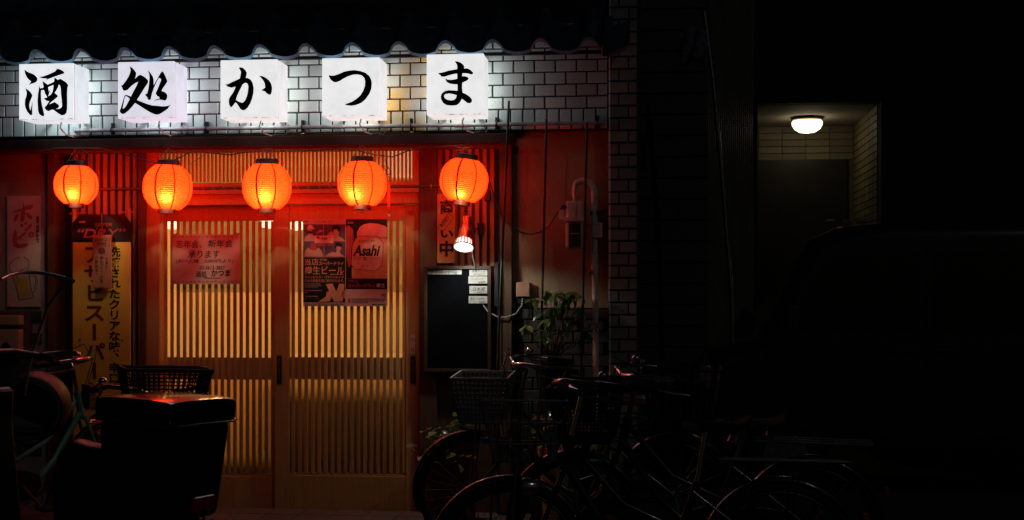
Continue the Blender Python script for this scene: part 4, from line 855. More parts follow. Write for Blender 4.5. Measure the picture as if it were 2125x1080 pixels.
# ================================================================== gas meter and pipes
gm_ = thing('gas_meter', 'grey gas meter hung from a bent pipe in the alcove', 'gas meter', P(1195, 520, .0))
mat('meter_paint', (.64, .62, .54), .5, var=.15)
pbox(MB(), (1174, 417, 1211, 458), -.03, .06).build('upper_body', 'meter_paint', gm_, .012); pbox(MB(), (1170, 452, 1212, 460), -.04, .06).build('flange', 'meter_paint', gm_, .003)
pbox(MB(), (1173, 461, 1209, 517), -.035, .055).build('lower_body', 'meter_paint', gm_, .014); pbox(MB(), (1180, 463, 1205, 512), -.043, -.0355).build('front_cover', mat('meter_dark', (.06, .06, .055), .4), gm_, .004)
pbox(MB(), (1188, 468, 1200, 474), -.047, -.0435).build('counter_window', 'black_plastic', gm_); pbox(MB(), (1183, 484, 1203, 486), -.045, -.0435).build('label_strip', 'paper', gm_)
pbox(MB(), (1160, 436, 1171, 455), -.02, .03).build('side_box', 'meter_paint', gm_, .003); pbox(MB(), (1165, 426, 1174, 434), -.03, -.01).build('cable_gland', 'black_plastic', gm_, .002)
c = P(1193, 417, .015)
MB().tube([c, P(1193, 408, .015)], .013, 10).build('outlet_neck', 'grey_pipe', gm_); MB().tube([P(1193, 409, .015), P(1193, 396, .015)], .018, 8).build('union_nut', 'grey_pipe', gm_)
gp = thing('gas_pipe', 'cream gas pipe bending over the meter and running down the alcove', 'pipe', P(1237, 1060, .015))
MB().tube([P(a, b, .015) for a, b in ((1193, 396), (1193, 388), (1197, 380), (1205, 376), (1214, 375), (1223, 377), (1230, 385), (1233, 396), (1233.5, 420), (1235, 600), (1238, 860), (1239, 1060))], .0185, 12).build('tube', 'grey_pipe', gp)
for py in (403, 553): MB().tube([P(1234, py - 4, .015), P(1234, py + 5, .015)], .0225, 12).build('collar', 'grey_pipe', gp)
MB().box(X(1224, .0), X(1243, .0), .0, .03, Z(1234, 447, 0), Z(1234, 438, 0)).tube([P(1242, 441, .02), P(1258, 438, .09)], .006, 6).build('pipe_bracket', 'black_paint', gp)
MB().tube([P(1234, 565, .015), P(1222, 566, -.01)], .011, 8).tube([P(1222, 558, -.01), P(1222, 574, -.01)], .008, 8).build('valve', 'steel', gp)
tg = sheet('meter_tag', 'small white printed tag hanging on the gas pipe', (1230, 463, 1250, 493), -.012, 'paper', .002, 'tag'); ink(tg, 'print', 'ink', -.0135, [*dash(1233, 465, 1245, 467)] + sum([dash(1233, 470 + 4 * k, 1246, 471 + 4 * k) for k in range(5)], []))
tag(MB().tube([P(a, b, .03) for a, b in ((1012, 360), (1020, 390), (1033, 430), (1045, 455), (1060, 470), (1080, 482), (1102, 487), (1125, 481), (1142, 466), (1155, 443), (1168, 430))], .0042, 6).build('meter_cable', 'wire_black', org=P(1045, 455, .03)), 'black cable sagging across the alcove wall to the gas meter', 'cable')
# garden stakes
mat('stake_green', (.018, .04, .022), .4, var=.4)
for a, b_, lb in (((1056, 210, -.10), (1026, 900, -.16), 'green garden stake leaning on the fascia nearest the doors'), ((1134, 248, -.08), (1118, 900, -.2), 'dark green garden stake leaning in the middle of the alcove'), ((1218, 255, -.08), (1203, 900, -.2), 'dark green garden stake leaning in front of the gas meter')):
    p0, p1 = P(*a), P(*b_); d = (p1 - p0).normalized(); p2 = p1 + d * ((p1.z - .03) / -d.z) if d.z < 0 else p1
    pts = [p0 + (p2 - p0) * (i / 24) for i in range(25)]
    tag(MB().tube(pts, [.0068 + (.001 if i % 2 else 0) for i in range(25)], 8).build('garden_stake', 'stake_green', org=p2), lb, 'stake', 'garden stakes in the alcove')
# ================================================================== bicycles
def arc(cx, cz, r, a0, a1, n=16, y=0.0): return [(cx + r * math.cos(R(a0 + (a1 - a0) * i / n)), y, cz + r * math.sin(R(a0 + (a1 - a0) * i / n))) for i in range(n + 1)]
def wheel(name, cx, B_, r=.31):
    M = Matrix.Translation((cx, 0, r)); w = MB().torus(r - .018, .019, M, 40, 8).build(name, 'rubber', B_)
    MB().torus(r - .040, .009, M, 40, 6).build('rim', 'dull_steel', w)
    s = MB()
    for k in range(28):
        a = 2 * math.pi * k / 28; sd = .022 if k % 2 else -.022; b = a + (.28 if k % 4 < 2 else -.28)
        s.tube([(cx + .022 * math.cos(b), sd, r + .022 * math.sin(b)), (cx + (r - .044) * math.cos(a), 0, r + (r - .044) * math.sin(a))], .0012, 4, caps=False)
    s.build('spokes', 'dull_steel', w); MB().tube([(cx, -.05, r), (cx, .05, r)], .016, 10).build('hub', 'steel', w)
    return w
def grid_basket(bw, o, L0, L1, W0, W1, h, nx, nz, t, solid):
    """tapered open basket: o = bottom centre; L along x, W across; bars of width t"""
    def wall(a, b, c, d, n):
        a, b, c, d = map(Vector, (a, b, c, d))   # bottom a-b, top d-c
        for i in range(n + 1):
            u = i / n; bw.tube([a.lerp(b, u), d.lerp(c, u)], t, 4, caps=False)
        for j in range(nz + 1):
            u = j / nz; bw.tube([a.lerp(d, u), b.lerp(c, u)], t, 4, caps=False)
    x, y, z = o
    bt = [(x - L0 / 2, y - W0 / 2, z), (x + L0 / 2, y - W0 / 2, z), (x + L0 / 2, y + W0 / 2, z), (x - L0 / 2, y + W0 / 2, z)]
    tp = [(x - L1 / 2, y - W1 / 2, z + h), (x + L1 / 2, y - W1 / 2, z + h), (x + L1 / 2, y + W1 / 2, z + h), (x - L1 / 2, y + W1 / 2, z + h)]
    for i in range(4): wall(bt[i], bt[(i + 1) % 4], tp[(i + 1) % 4], tp[i], nx)
    for i in range(nx + 1):
        u = i / nx; bw.tube([Vector(bt[0]).lerp(Vector(bt[1]), u), Vector(bt[3]).lerp(Vector(bt[2]), u)], t, 4, caps=False); bw.tube([Vector(bt[0]).lerp(Vector(bt[3]), u), Vector(bt[1]).lerp(Vector(bt[2]), u)], t, 4, caps=False)
    return tp
def bicycle(lab, loc, rz, paint, basket, lean=0.0, grp=None, fender='black_paint', rear_basket=False, saddle_z=.83, lock=False, steer=0.0, bar=.17, bz=.70):
    B_ = thing('bicycle', lab, 'bicycle', loc, grp, (lean, 0, rz))
    fx, rx, r = .55, -.53, .31
    wheel('front_wheel', fx, B_); wheel('rear_wheel', rx, B_)
    hd0, hd1 = Vector((.335, 0, .66)), Vector((.30, 0, .80)); bb_ = Vector((-.08, 0, .29)); st = Vector((-.20, 0, .62))
    f = MB(); f.tube([hd0 + Vector((-.01, 0, .02)), Vector((.16, 0, .42)), Vector((.05, 0, .32)), bb_], .019, 10); f.tube([hd1 + Vector((-.01, 0, -.05)), Vector((.10, 0, .53)), Vector((-.14, 0, .42))], .014, 8)
    f.tube([bb_, st], .016, 10); f.tube([hd0, hd1], .021, 10)
    for s in (-1, 1): f.tube([bb_ + Vector((0, s * .03, 0)), Vector((rx, s * .06, r))], .010, 8); f.tube([st + Vector((.02, s * .012, -.04)), Vector((rx, s * .06, r))], .008, 8)
    f.build('frame', paint, B_)
    fk = MB()
    for s in (-1, 1): fk.tube([hd0 + Vector((.005, s * .035, -.01)), Vector((.42, s * .05, .45)), Vector((fx, s * .05, r))], .011, 8)
    fk.tube([hd0 + Vector((.005, -.04, -.01)), hd0 + Vector((.005, .04, -.01))], .013, 8); fk.build('fork', paint, B_)
    for nm, cx, a0, a1 in (('front_fender', fx, -20, 150), ('rear_fender', rx, 20, 215)):
        q = MB(); A = arc(cx, r, r + .022, a0, a1, 22); v = []; fc = []
        for (x, _, z) in A:
            d = Vector((x - cx, 0, z - r)).normalized()
            for yy, dr in ((-.028, -.016), (-.016, -.002), (0, .003), (.016, -.002), (.028, -.016)): v.append((x + d.x * dr, yy, z + d.z * dr))
        for i in range(len(A) - 1):
            for k in range(4): fc.append((i * 5 + k, i * 5 + k + 1, (i + 1) * 5 + k + 1, (i + 1) * 5 + k))
        q.add(v, fc, True); o = q.build(nm, fender, B_); m_ = o.modifiers.new('thick', 'SOLIDIFY'); m_.thickness = .002
    hb = MB(); top = hd1 + Vector((-.04, 0, bar)); hb.tube([hd1, top], .012, 8)
    C_ = Matrix.Translation(top) @ Matrix.Rotation(steer, 4, 'Z') @ Matrix.Translation(-top)
    hp = [(.26 + .05, 0, .98)]
    for s in (-1, 1):
        pts = [top, top + Vector((.06, s * .05, .02)), top + Vector((.08, s * .14, .045)), top + Vector((.02, s * .23, .05)), top + Vector((-.10, s * .265, .035)), top + Vector((-.22, s * .275, .02))]
        hb.tube([C_ @ p for p in pts], .011, 8)
    hb.build('handlebar', 'chrome', B_)
    for s in (-1, 1):
        MB().tube([C_ @ (top + Vector((-.13, s * .268, .031))), C_ @ (top + Vector((-.26, s * .277, .014)))], [.0165, .017], 10).build('grip', 'rubber', B_)
        MB().tube([C_ @ (top + Vector((-.06, s * .25, .03))), C_ @ (top + Vector((-.05, s * .27, -.005))), C_ @ (top + Vector((-.12, s * .285, -.02))), C_ @ (top + Vector((-.20, s * .29, -.03)))], .006, 6).build('brake_lever', 'chrome', B_)
        MB().tube([C_ @ (top + Vector((-.05, s * .26, .02))), C_ @ (top + Vector((.10, s * .16, .10))), C_ @ (top + Vector((.12, s * .03, .02))), hd1 + Vector((.03, s * .01, -.08))], .0028, 5).build('brake_cable', 'wire_black', B_)
    c = C_ @ (top + Vector((-.03, -.255, .075))); MB().lathe([(.001, .018), (.015, .014), (.023, 0), (.02, -.008), (.001, -.01)], Matrix.Translation(c), 14).build('bell', 'chrome', B_)
    MB().tube([st, Vector((-.235, 0, saddle_z - .04))], .0125, 10).build('seat_post', 'chrome', B_)
    # saddle
    q = MB(); n = 12; v = []; fc = []
    for i in range(n + 1):
        u = i / n; x = .02 - u * .27; w = .022 + .085 * max(0, (u - .25) / .75) ** .8 if u > .25 else .022 + .01 * u
        if u > .92: w *= .88
        for k in range(9):
            a = math.pi * k / 8; v.append((x - .16, w * math.cos(a), saddle_z - .035 + .042 * math.sin(a) ** .7 + .02 * (u > .8) * (u - .8) * 5 - .006 * math.sin(u * 3.1)))
    for i in range(n):
        for k in range(8): fc.append((i * 9 + k, (i + 1) * 9 + k, (i + 1) * 9 + k + 1, i * 9 + k + 1))
    fc += [tuple(range(9)), tuple(range(n * 9, n * 9 + 9))[::-1]]
    q.add(v, fc, True); q.build('saddle', 'black_plastic', B_)
    sp_ = MB()
    for s in (-1, 1): sp_.tube([(-.36, s * .05, saddle_z - .035), (-.34, s * .05, saddle_z - .085)], .016, 8)
    sp_.tube([(-.36, -.05, saddle_z - .06), (-.36, .05, saddle_z - .06)], .006, 6); sp_.build('saddle_spring', 'steel', B_)
    cr = MB(); cr.tube([bb_ + Vector((0, -.06, 0)), bb_ + Vector((0, .06, 0))], .016, 10); cr.tube([bb_ + Vector((0, -.065, 0)), bb_ + Vector((.11, -.07, -.12))], .009, 8); cr.tube([bb_ + Vector((0, .065, 0)), bb_ + Vector((-.11, .07, .12))], .009, 8); cr.build('crank', 'steel', B_)
    for s, d in ((-1, Vector((.11, -.12, -.12))), (1, Vector((-.11, .12, .12)))):
        p = bb_ + d; MB().box(p.x - .045, p.x + .045, p.y - .045, p.y + .045, p.z - .012, p.z + .012).build('pedal', 'black_plastic', B_, .004)
    MB().prism([(-.60, .275), (-.60, .35), (-.10, .40), (.02, .36), (.04, .29), (.0, .23), (-.10, .21)], Matrix.Identity(4), -.058, -.040).build('chain_guard', fender, B_, .006)
    rk = MB()
    for yy in (-.06, 0, .06): rk.tube([(-.28, yy, .71), (-.80, yy, .70)], .006, 6)
    for xx in (-.30, -.48, -.64, -.79): rk.tube([(xx, -.07, .70), (xx, .07, .70)], .005, 6)
    for s in (-1, 1): rk.tube([(-.60, s * .06, .70), (rx, s * .07, r)], .005, 6)
    rk.build('rear_rack', 'dull_steel', B_)
    kx = MB()
    for s in (-1, 1): kx.tube([(rx, s * .07, r), (rx - .06, s * .12, .012)], .008, 6)
    kx.tube([(rx - .06, -.12, .012), (rx - .06, .12, .012)], .008, 6); kx.build('kickstand', 'steel', B_)
    MB().box(-.87, -.855, -.025, .025, .45, .50).build('rear_reflector', mat('red_reflector', (.4, .01, .01), .15, coat=.5), B_, .004)
    lp = Vector((.47, .05, .60)); MB().lathe([(.012, -.05), (.03, -.03), (.036, .02), (.034, .03), (.001, .034)], Matrix.Translation(lp) @ Matrix.Rotation(R(90), 4, 'Y'), 14).build('headlamp', 'chrome', B_)
    bo = (.49, 0, bz)
    if basket == 'plastic':
        q = MB(); tp = grid_basket(q, bo, .22, .30, .26, .36, .235, 12, 9, .0082, True); o = q.build('front_basket', mat('grey_plastic', (.20, .20, .19), .5), B_)
        r_ = MB().tube(tp, .010, 6, closed=True); r_.build('basket_rim', mat('grey_plastic', ()), o)
        q = MB()
        for s in (-1, 1): q.box(bo[0] - .11, bo[0] + .12, s * .135 - .002, s * .135 + .002, bo[2] - .004, bo[2] + .07)
        q.build('basket_skirt', mat('grey_plastic', ()), o)
    elif basket == 'wire':
        q = MB(); tp = grid_basket(q, bo, .24, .34, .28, .38, .24, 9, 1, .0026, False)
        for u in (.3, .65, 1.0):
            q.tube([(bo[0] + sx * (.12 + .05 * u), sy * (.14 + .05 * u), bo[2] + .24 * u) for sx, sy in ((-1, -1), (1, -1), (1, 1), (-1, 1))], .0035, 6, closed=True)
        q.build('front_basket', 'steel', B_)
    elif basket == 'mesh':
        q = MB(); tp = grid_basket(q, bo, .24, .32, .30, .40, .25, 16, 14, .0034, True); o = q.build('front_basket', 'black_plastic', B_)
        MB().tube(tp, .011, 6, closed=True).build('basket_rim', 'black_plastic', o)
        MB().box(bo[0] - .12, bo[0] + .12, -.15, .15, bo[2] - .006, bo[2] + .05).build('basket_tray', 'black_plastic', o, .01)
        MB().box(bo[0] - .185, bo[0] - .160, -.13, -.06, bo[2] + .20, bo[2] + .22).build('basket_label', 'print_grey', o)
    bs = MB().tube([(.52, .08, .70), (.555, .06, .33)], .005, 6).tube([(.52, -.08, .70), (.555, -.06, .33)], .005, 6).box(.36, .40, -.04, .04, .70, .84); bs.build('basket_stay', 'steel', B_)
    if rear_basket:
        q = MB(); tp = grid_basket(q, (-.58, 0, .715), .30, .38, .26, .34, .27, 9, 3, .0028, False); o = q.build('rear_basket', 'black_paint', B_); MB().tube(tp, .008, 6, closed=True).build('basket_rim', 'black_paint', o)
        MB().tube([(-.40, -.08, .72), (-.36, -.09, .98), (-.36, 0, 1.02), (-.36, .09, .98), (-.40, .08, .72)], .012, 8).tube([(-.38, -.085, .86), (-.38, .085, .86)], .007, 6).build('child_seat_rail', 'black_paint', B_)
    if lock:
        MB().tube([(fx - .05, -.07, .44), (fx + .10, -.10, .45), (fx + .16, -.11, .41), (fx + .16, -.11, .35), (fx + .10, -.10, .31), (fx + .04, -.09, .32)], .007, 8).build('cable_lock', mat('lock_vinyl', (.22, .32, .22), .4), B_)
    return B_
mat('teal_paint', (.06, .34, .27), .3, coat=.5); mat('olive_paint', (.05, .055, .02), .3, coat=.5); mat('bike_black', (.014, .014, .016), .28, coat=.6)
def onground(px, Y): return (X(px, Y), Y, 0.0)
bicycle('black city bicycle with a grey plastic front basket parked by the shrub pot', onground(1194, -.78), R(180), 'olive_paint', 'plastic', lean=R(-3), grp='bicycles parked right of the door', rear_basket=True, fender='bike_black', steer=R(8))
bicycle('black city bicycle with a black mesh basket wedged between the two other parked bicycles', (X(1440, -1.65), -1.65, 0), R(176), 'bike_black', 'mesh', lean=R(-4), grp='bicycles parked right of the door', fender='bike_black', saddle_z=.80, steer=R(12))
bicycle('dark city bicycle with a chrome wire basket, nearest the street', (X(1345, -2.55), -2.55, 0), R(184), 'bike_black', 'wire', lean=R(4), grp='bicycles parked right of the door', fender='bike_black', saddle_z=.86, steer=R(-14))
bicycle('black city bicycle with a black mesh basket, behind the delivery trunk', (X(296, -1.30), -1.30, 0), R(-60), 'bike_black', 'mesh', lean=R(-2), grp='bicycles parked left of the door', lock=True, bar=.06, bz=.76)
bicycle('teal framed bicycle half out of the picture with a helmet hung on it', (X(58, -.72), -.72, 0), R(62), 'teal_paint', None, lean=R(3), grp='bicycles parked left of the door', steer=R(-25))
# ================================================================== helmet
hc = P(72, 842, -1.35); HM = thing('helmet', 'grey and red tinted open-face helmet hung on the teal bicycle handlebar', 'helmet', hc, rot=(R(8), 0, R(8)))
q = MB(); n, mm = 28, 16; v = []; fc = []
for i in range(mm + 1):
    th = R(62) + R(118) * i / mm
    for k in range(n):
        a = 2 * math.pi * k / n; rr = .152
        v.append((rr * 1.0 * math.sin(th) * math.cos(a), -rr * 1.1 * math.cos(th), rr * .98 * math.sin(th) * math.sin(a)))
for i in range(mm):
    for k in range(n): fc.append((i * n + k, i * n + (k + 1) % n, (i + 1) * n + (k + 1) % n, (i + 1) * n + k))
q.add([(x, -y if False else y * -1 + 0.0, z) for x, y, z in v], fc, True)
q.v = [(x, -y, z) for x, y, z in q.v]
hs = q.build('shell', mat('helmet_paint', (.13, .12, .125), .28, coat=.5), HM); so2 = hs.modifiers.new('thick', 'SOLIDIFY'); so2.thickness = .028; so2.offset = -1; hs.data.materials.append(MATS['black_plastic']); so2.material_offset = 1
MB().torus(.134, .011, Matrix.Translation((0, -.078, 0)), 32, 8).build('rim_trim', 'black_plastic', HM)
for k in range(5):
    a = R(35 + k * 27); MB().box(-.014, .014, -.02, .02, .147, .156, Matrix.Rotation(-a + R(90), 4, 'Y') @ Matrix.Rotation(R(8), 4, 'X')).build('vent', 'black_plastic', HM, .003)
MB().tube([(-.12, -.07, -.05), (-.10, -.10, -.14), (0, -.11, -.19), (.09, -.10, -.14), (.12, -.07, -.05)], .008, 6).build('chin_strap', 'rubber', HM)
# ================================================================== delivery moped
mc = (X(318, -2.45), -2.45, 0); MO = thing('delivery_moped', 'dark delivery moped with a large rear trunk, red reflections on its lid', 'moped', mc, rot=(R(1), R(-3.5), R(161))); MO.scale = (.70, .76, 1.03)
mat('trunk_black', (.012, .012, .013), .35, coat=.3); mat('trunk_lid', (.022, .014, .014), .16, coat=.8, var=.1)
q = MB(); q.add([(-.24, -.24, .42), (.235, -.24, .42), (.235, .24, .42), (-.24, .24, .42), (-.275, -.265, .82), (.255, -.265, .82), (.255, .265, .82), (-.275, .265, .82)], [(0, 3, 2, 1), (4, 5, 6, 7), (0, 1, 5, 4), (1, 2, 6, 5), (2, 3, 7, 6), (3, 0, 4, 7)])
q.build('trunk', 'trunk_black', MO, .035)
q = MB(); n = 10; v = []; fc = []
for i in range(n + 1):
    u = i / n * 2 - 1
    for j in range(n + 1):
        w = j / n * 2 - 1; h = .022 * (1 - .55 * u ** 4 - .45 * w ** 4) + .02 * (1 - u) * .25
        v.append((-.008 + .288 * u, .282 * w, .895 + h))
for i in range(n):
    for j in range(n): fc.append((i * (n + 1) + j, (i + 1) * (n + 1) + j, (i + 1) * (n + 1) + j + 1, i * (n + 1) + j + 1))
rim = [i * (n + 1) for i in range(n + 1)] + [n * (n + 1) + j for j in range(1, n + 1)] + [i * (n + 1) + n for i in range(n - 1, -1, -1)] + [j for j in range(n - 1, 0, -1)]
b0 = len(v)
for k in rim: x, y, z = v[k]; v.append((x * .995, y * .995, .822))
for k in range(len(rim)): a, b = rim[k], rim[(k + 1) % len(rim)]; fc.append((a, b0 + k, b0 + (k + 1) % len(rim), b))
fc.append(tuple(range(b0, b0 + len(rim))))
q.add(v, fc, True); ld = q.build('trunk_lid', 'trunk_lid', MO, .014)
MB().box(-.285, .283, -.288, .288, .812, .824).build('lid_seam_glint', 'steel', ld, .003)  # steel strip put in as the highlight along the lid seam
MB().box(-.295, -.285, -.04, .04, .78, .83).build('lid_latch', 'black_plastic', ld, .003)
MB().box(-.02, .02, -.02, .02, .9155, .9165).build('lid_sticker', 'print_red', ld)
# seat, body, wheels
q = MB(); n = 14; v = []; fc = []
for i in range(n + 1):
    u = i / n; x = .28 + u * .46; w = .14 - .04 * u; zt = .70 - .02 * math.sin(u * 3.1) - (.05 * max(0, u - .85) / .15)
    for k in range(9): a = math.pi * k / 8; v.append((x, w * math.cos(a), zt - .10 + .10 * math.sin(a) ** .5))
for i in range(n):
    for k in range(8): fc.append((i * 9 + k, i * 9 + k + 1, (i + 1) * 9 + k + 1, (i + 1) * 9 + k))
fc += [tuple(range(9))[::-1], tuple(range(n * 9, n * 9 + 9))]
q.add(v, fc, True); q.build('seat', mat('seat_vinyl', (.015, .015, .016), .38), MO)
MB().prism([(-.25, .40), (-.22, .30), (.30, .22), (.55, .20), (.70, .28), (.74, .56), (.40, .60), (.25, .58)], Matrix.Identity(4), -.14, .14).build('body_cowl', 'trunk_black', MO, .03)
MB().prism([(.60, .20), (1.34, .20), (1.36, .24), (1.34, .27), (.66, .27)], Matrix.Identity(4), -.16, .16).build('footboard', 'trunk_black', MO, .012)
MB().prism([(1.30, .24), (1.38, .24), (1.54, .70), (1.50, .86), (1.44, .84), (1.44, .70)], Matrix.Identity(4), -.19, .19).build('leg_shield', 'trunk_black', MO, .02)
for nm, cx in (('rear_wheel', .02), ('front_wheel', 1.62)):
    w_ = MB().torus(.165, .05, Matrix.Translation((cx, 0, .215)), 30, 10).build(nm, 'rubber', MO); MB().tube([(cx, -.035, .215), (cx, .035, .215)], .12, 20).build('rim', 'steel', w_)
MB().tube([(1.48, 0, .86), (1.42, 0, 1.0)], .018, 8).tube([(1.34, -.30, 1.0), (1.40, -.12, 1.02), (1.40, .12, 1.02), (1.34, .30, 1.0)], .012, 8).build('handlebar', 'steel', MO)
for s in (-1, 1): MB().tube([(1.35, s * .28, 1.0), (1.31, s * .36, .985)], .018, 10).build('grip', 'rubber', MO)
MB().box(-.335, -.30, -.09, .09, .47, .53).build('tail_lamp', 'red_reflector', MO, .01); MB().box(-.335, -.331, -.09, .09, .34, .43).build('number_plate', 'print_grey', MO); MB().tube([(-.23, 0, .50), (-.33, 0, .48), (-.333, 0, .36)], .01, 6).build('plate_bracket', 'black_paint', MO)
MB().tube([(-.05, -.19, .28), (-.36, -.20, .31)], [.03, .045], 12).build('exhaust', 'steel', MO)
# windscreen: curved sheet with bright edge moulding
q = MB(); ed = []; v = []; fc = []; prof = [(1.52, .84), (1.49, .98), (1.42, 1.14), (1.35, 1.26), (1.25, 1.34), (1.14, 1.38)]
for (x, z) in prof:
    for k in range(9): a = (k / 8 * 2 - 1); v.append((x - .06 * a * a, .28 * a, z - .03 * a * a))
for i in range(len(prof) - 1):
    for k in range(8): fc.append((i * 9 + k, i * 9 + k + 1, (i + 1) * 9 + k + 1, (i + 1) * 9 + k))
q.add(v, fc, True); ws = q.build('windscreen', 'clear_glass', MO)
MB().tube([v[i * 9] for i in range(6)] + [v[5 * 9 + k] for k in range(1, 9)] + [v[i * 9 + 8] for i in range(4, -1, -1)], .008, 8).build('edge_moulding', 'chrome', ws)
# wall box behind
wbx = thing('meter_cabinet', 'cream metal meter cabinet with a round dial on the side wall', 'cabinet', P(18, 736, .06)); mat('cream_metal', (.50, .47, .30), .4, var=.2, scale=7)
pbox(MB(), (-28, 655, 39, 675), .02, .09).build('upper_panel', 'cream_metal', wbx, .004); pbox(MB(), (-28, 684, 38, 733), .02, .09).build('lower_panel', 'cream_metal', wbx, .004); pbox(MB(), (-28, 675.2, 38, 683.8), .04, .09).build('slot', 'black_plastic', wbx)
pbox(MB(), (-30, 646, 62, 738), .085, .098).build('back_board', 'dark_wood', wbx, .003)
c = P(13, 720, .0195); MB().lathe([(.001, .001), (.022, .001), (.022, .007), (.027, .009), (.031, .006), (.032, .001)], Matrix.Translation(c) @ Matrix.Rotation(R(90), 4, 'X'), 20).build('dial', 'black_plastic', wbx); MB().torus(.029, .003, Matrix.Translation(c + Vector((0, -.006, 0))), 24, 6).build('dial_ring', 'steel', wbx)
# ================================================================== plants
def leaf_mesh(L, Wd, mt, curl=.15, n=5):
    b = MB(); v = []; f = []
    for i in range(n + 1):
        u = i / n; w = Wd * math.sin(math.pi * min(1, u * .96 + .03)) ** .8; z = -curl * L * u * u
        v += [(L * u, -w / 2, z + .12 * w), (L * u, 0, z), (L * u, w / 2, z + .12 * w)]
    for i in range(n):
        for k in range(2): f.append((i * 3 + k, (i + 1) * 3 + k, (i + 1) * 3 + k + 1, i * 3 + k + 1))
    b.add(v, f, True); return mesh_of(b, 'leaf', mt)
lf1 = leaf_mesh(.082, .031, 'leaf', .25); lf2 = leaf_mesh(.075, .034, 'leaf_yellow', .2); lf3 = leaf_mesh(.092, .032, 'leaf', .5)
YS = -.06
SH = thing('potted_shrub', 'leafy shrub with drooping glossy leaves in a black pot before the alcove', 'shrub', P(1152, 860, YS))
base = P(1148, 745, YS); FWD = Vector((0, -.07, 0))
CL = [(1107, 622, -0.14, 7), (1092, 678, -0.16, 7), (1125, 652, -0.10, 6), (1151, 614, -0.10, 7), (1143, 662, -0.14, 7), (1164, 632, -0.04, 7), (1139, 700, -0.14, 5), (1185, 660, -0.10, 7), (1196, 664, -0.04, 6), (1216, 690, -0.04, 8), (1208, 640, 0.02, 6), (1163, 606, 0.00, 6), (1187, 608, 0.02, 8), (1134, 605, 0.00, 6), (1122, 688, -0.16, 4), (1161, 690, -0.14, 4), (1200, 615, 0.00, 6), (1175, 620, -0.06, 6), (1228, 672, -0.02, 5), (1150, 640, -0.10, 6)]
stm = MB()
for k, (a, b, y, nl) in enumerate(CL):
    c = P(a, b, y - .05); mid = base.lerp(c, .5) + Vector((random.uniform(-.02, .02), random.uniform(-.02, .02), -.03)); stm.tube([base + Vector((random.uniform(-.006, .006), 0, -.08)), base.lerp(mid, .5), mid, c], [.006, .005, .0038, .0022], 6)
    for j in range(nl):
        az = random.uniform(0, 6.28) if j > 1 else random.choice((R(200), R(250), R(300), R(-20)))
        s = random.uniform(.72, 1.15)
        inst('leaf', random.choice((lf1, lf1, lf3, lf2) if k in (0, 1, 2, 14, 6, 15) else (lf1, lf3)), SH, c + Vector((0, 0, random.uniform(-.012, .012))), (random.uniform(-.5, .5), random.uniform(-.2, 1.1), az), (s, s, s))
stm.build('stem', 'bark', SH)
pc = P(1148, 752, YS); pr_ = .115
MB().lathe([(.001, -.33), (.065, -.33), (.075, -.30), (.105, -.05), (.118, -.008), (.128, -.004), (.128, .008), (.116, .010), (.108, .004), (.10, -.03), (.001, -.03)], Matrix.Translation(pc), 32).build('pot', mat('pot_glaze', (.016, .016, .018), .18, coat=.6), SH)
MB().box(pc.x - .12, pc.x + .12, YS - .12, YS + .12, .03, pc.z - .33).build('pot_stand', 'dark_wood', SH)
def clump(name, lab, cx, cy, Y, w, h, n, mts, pot, cat='plant'):
    T = thing(name, lab, cat, P(cx, cy, Y)); c = P(cx, cy, Y); s = 345.0 * 7.75 / (Y + DIST)
    lm = [leaf_mesh(.075, .05, m_, .3) for m_ in mts]
    for k in range(n):
        p = c + Vector((random.gauss(0, .33) * w / s, random.uniform(-.1, .1), random.uniform(-.5, .5) * h / s)); sc_ = random.uniform(.5, 1.1)
        inst('leaf', random.choice(lm), T, p, (random.uniform(-.6, .6), random.uniform(-.9, .8), random.uniform(0, 6.28)), (sc_, sc_, sc_))
    st_ = MB()
    for k in range(8): st_.tube([c + Vector((random.uniform(-.04, .04), 0, -.5 * h / s - .12)), c + Vector((random.gauss(0, .2) * w / s, 0, random.uniform(-.3, .3) * h / s))], .004, 5)
    st_.build('stem', 'bark', T)
    if pot:
        z = c.z - .5 * h / s
        MB().lathe([(.001, 0), (.085, 0), (.115, z - .05), (.122, z - .05), (.122, z), (.112, z), (.105, z - .03), (.001, z - .03)], Matrix.Translation((c.x, Y, .021)), 24).build('pot', pot, T)
    return T
mat('yellow_pot', (.45, .30, .05), .5)
clump('kale_plant', 'ornamental kale with green and purple ruffled leaves beside the right door', 912, 925, -.35, 85, 75, 60, ['leaf', 'leaf', 'leaf_yellow', 'leaf_purple'], 'terracotta')
clump('leafy_plant', 'low green leafy plant behind the wire bicycle basket', 1160, 890, -.35, 70, 90, 40, ['leaf'], 'yellow_pot')
clump('leafy_plant', 'dim bushy plant at the foot of the tiled pillar', 1255, 920, -.3, 80, 110, 50, ['leaf'], 'terracotta')
clump('leafy_plant', 'small green plant sprouting above the grey bicycle basket foot', 955, 880, -.2, 40, 60, 22, ['leaf'], 'terracotta')
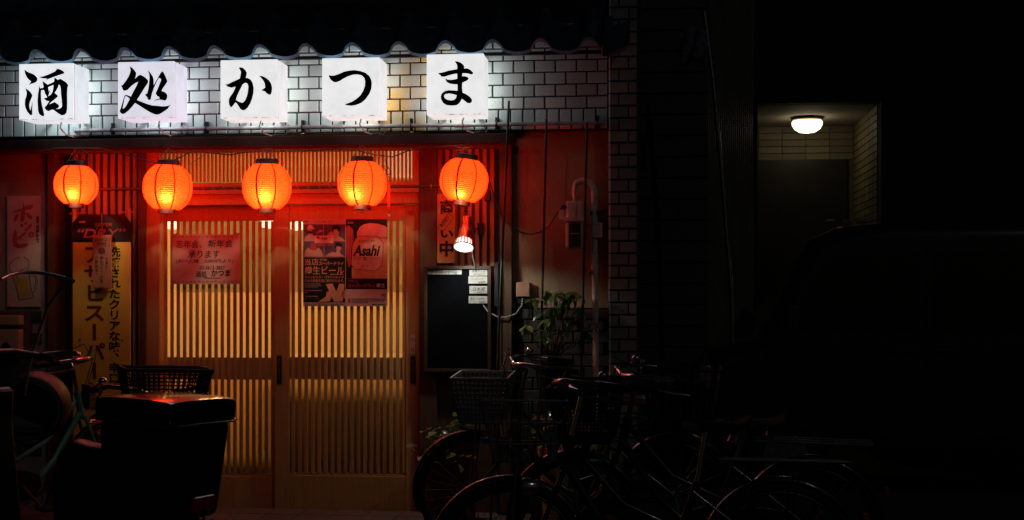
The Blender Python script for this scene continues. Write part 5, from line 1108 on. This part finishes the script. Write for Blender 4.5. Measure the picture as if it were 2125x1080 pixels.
# ================================================================== parked van
vx0, vy0 = X(1440, 1.2), 1.2
VN = thing('parked_van', 'dark parked van in the unlit side street with highlights on its roof', 'van', (vx0 + 1.7, 1.9, 0)); ORG[VN.name] = Vector((vx0 + 1.7, 1.9, 0))
mat('van_paint', (.02, .021, .022), .25, coat=.8, var=.1); mat('van_glass', (.01, .01, .012), .08, coat=.4)
side = [(0, .32), (.02, .75), (.12, .98), (.42, 1.08), (.78, 1.74), (.98, 1.83), (1.3, 1.86), (3.2, 1.86), (3.36, 1.80), (3.42, 1.1), (3.42, .32)]
MB().prism([(vx0 + a, b) for a, b in side], Matrix.Identity(4), vy0, vy0 + 1.42).build('body', 'van_paint', VN, .06); vb = VN.children[0]; vb.modifiers['edge'].segments = 8; vb.modifiers['edge'].width = .13; vb.modifiers['edge'].angle_limit = R(60); vb.data.polygons.foreach_set('use_smooth', [True] * len(vb.data.polygons)); vb.modifiers['edge'].harden_normals = True
for w in ([(.62, 1.12), (.88, 1.62), (1.5, 1.66), (1.5, 1.12)], [(1.58, 1.12), (1.58, 1.66), (2.4, 1.66), (2.4, 1.12)], [(2.48, 1.12), (2.48, 1.66), (3.22, 1.66), (3.26, 1.12)]):
    MB().prism([(vx0 + a, b) for a, b in w], Matrix.Identity(4), vy0 - .006, vy0 + .01).build('side_window', 'van_glass', VN)
MB().add([(vx0 + .44, vy0 + .1, 1.10), (vx0 + .44, vy0 + 1.32, 1.10), (vx0 + .765, vy0 + 1.28, 1.70), (vx0 + .765, vy0 + .14, 1.70)], [(0, 1, 2, 3)]).build('windscreen', 'van_glass', VN)
for cx in (.62, 2.82):
    w_ = MB().torus(.21, .07, Matrix.Translation((vx0 + cx, vy0 + .06, .28)), 30, 10).build('wheel', 'rubber', VN); MB().tube([(vx0 + cx, vy0 + .02, .28), (vx0 + cx, vy0 + .1, .28)], .15, 20).build('hubcap', 'steel', w_)
for gx in (1.53, 2.43): MB().box(vx0 + gx, vx0 + gx + .015, vy0 - .004, vy0 + .01, .45, 1.7).build('door_gap', 'black_gap', VN)
for cx in (1.38, 1.66): MB().box(vx0 + cx - .08, vx0 + cx + .08, vy0 - .025, vy0 - .004, .98, 1.01).build('door_handle', 'van_paint', VN, .004)
MB().box(vx0 + .02, vx0 + .12, vy0 - .01, vy0 + .2, .72, .9).build('headlight', 'chrome', VN, .02); MB().box(vx0 + .6, vx0 + .68, vy0 - .2, vy0 - .02, 1.12, 1.3).build('wing_mirror', 'van_paint', VN, .02)
MB().box(vx0 - .03, vx0 + .3, vy0 - .015, vy0 + 1.43, .25, .5).build('bumper', 'black_plastic', VN, .03)

rx0, rx1 = X(1712, vy0 + .3), X(1800, vy0 + .3)
for k, (a, b) in enumerate(((0, .25), (.42, .62), (.75, 1.0))):
    MB().tube([(rx0 + (rx1 - rx0) * a, vy0 + .3, 1.875), (rx0 + (rx1 - rx0) * b, vy0 + .3, 1.882)], .014, 8).build('roof_glint', 'chrome', VN)  # chrome bars added to stand in for reflections along the roof
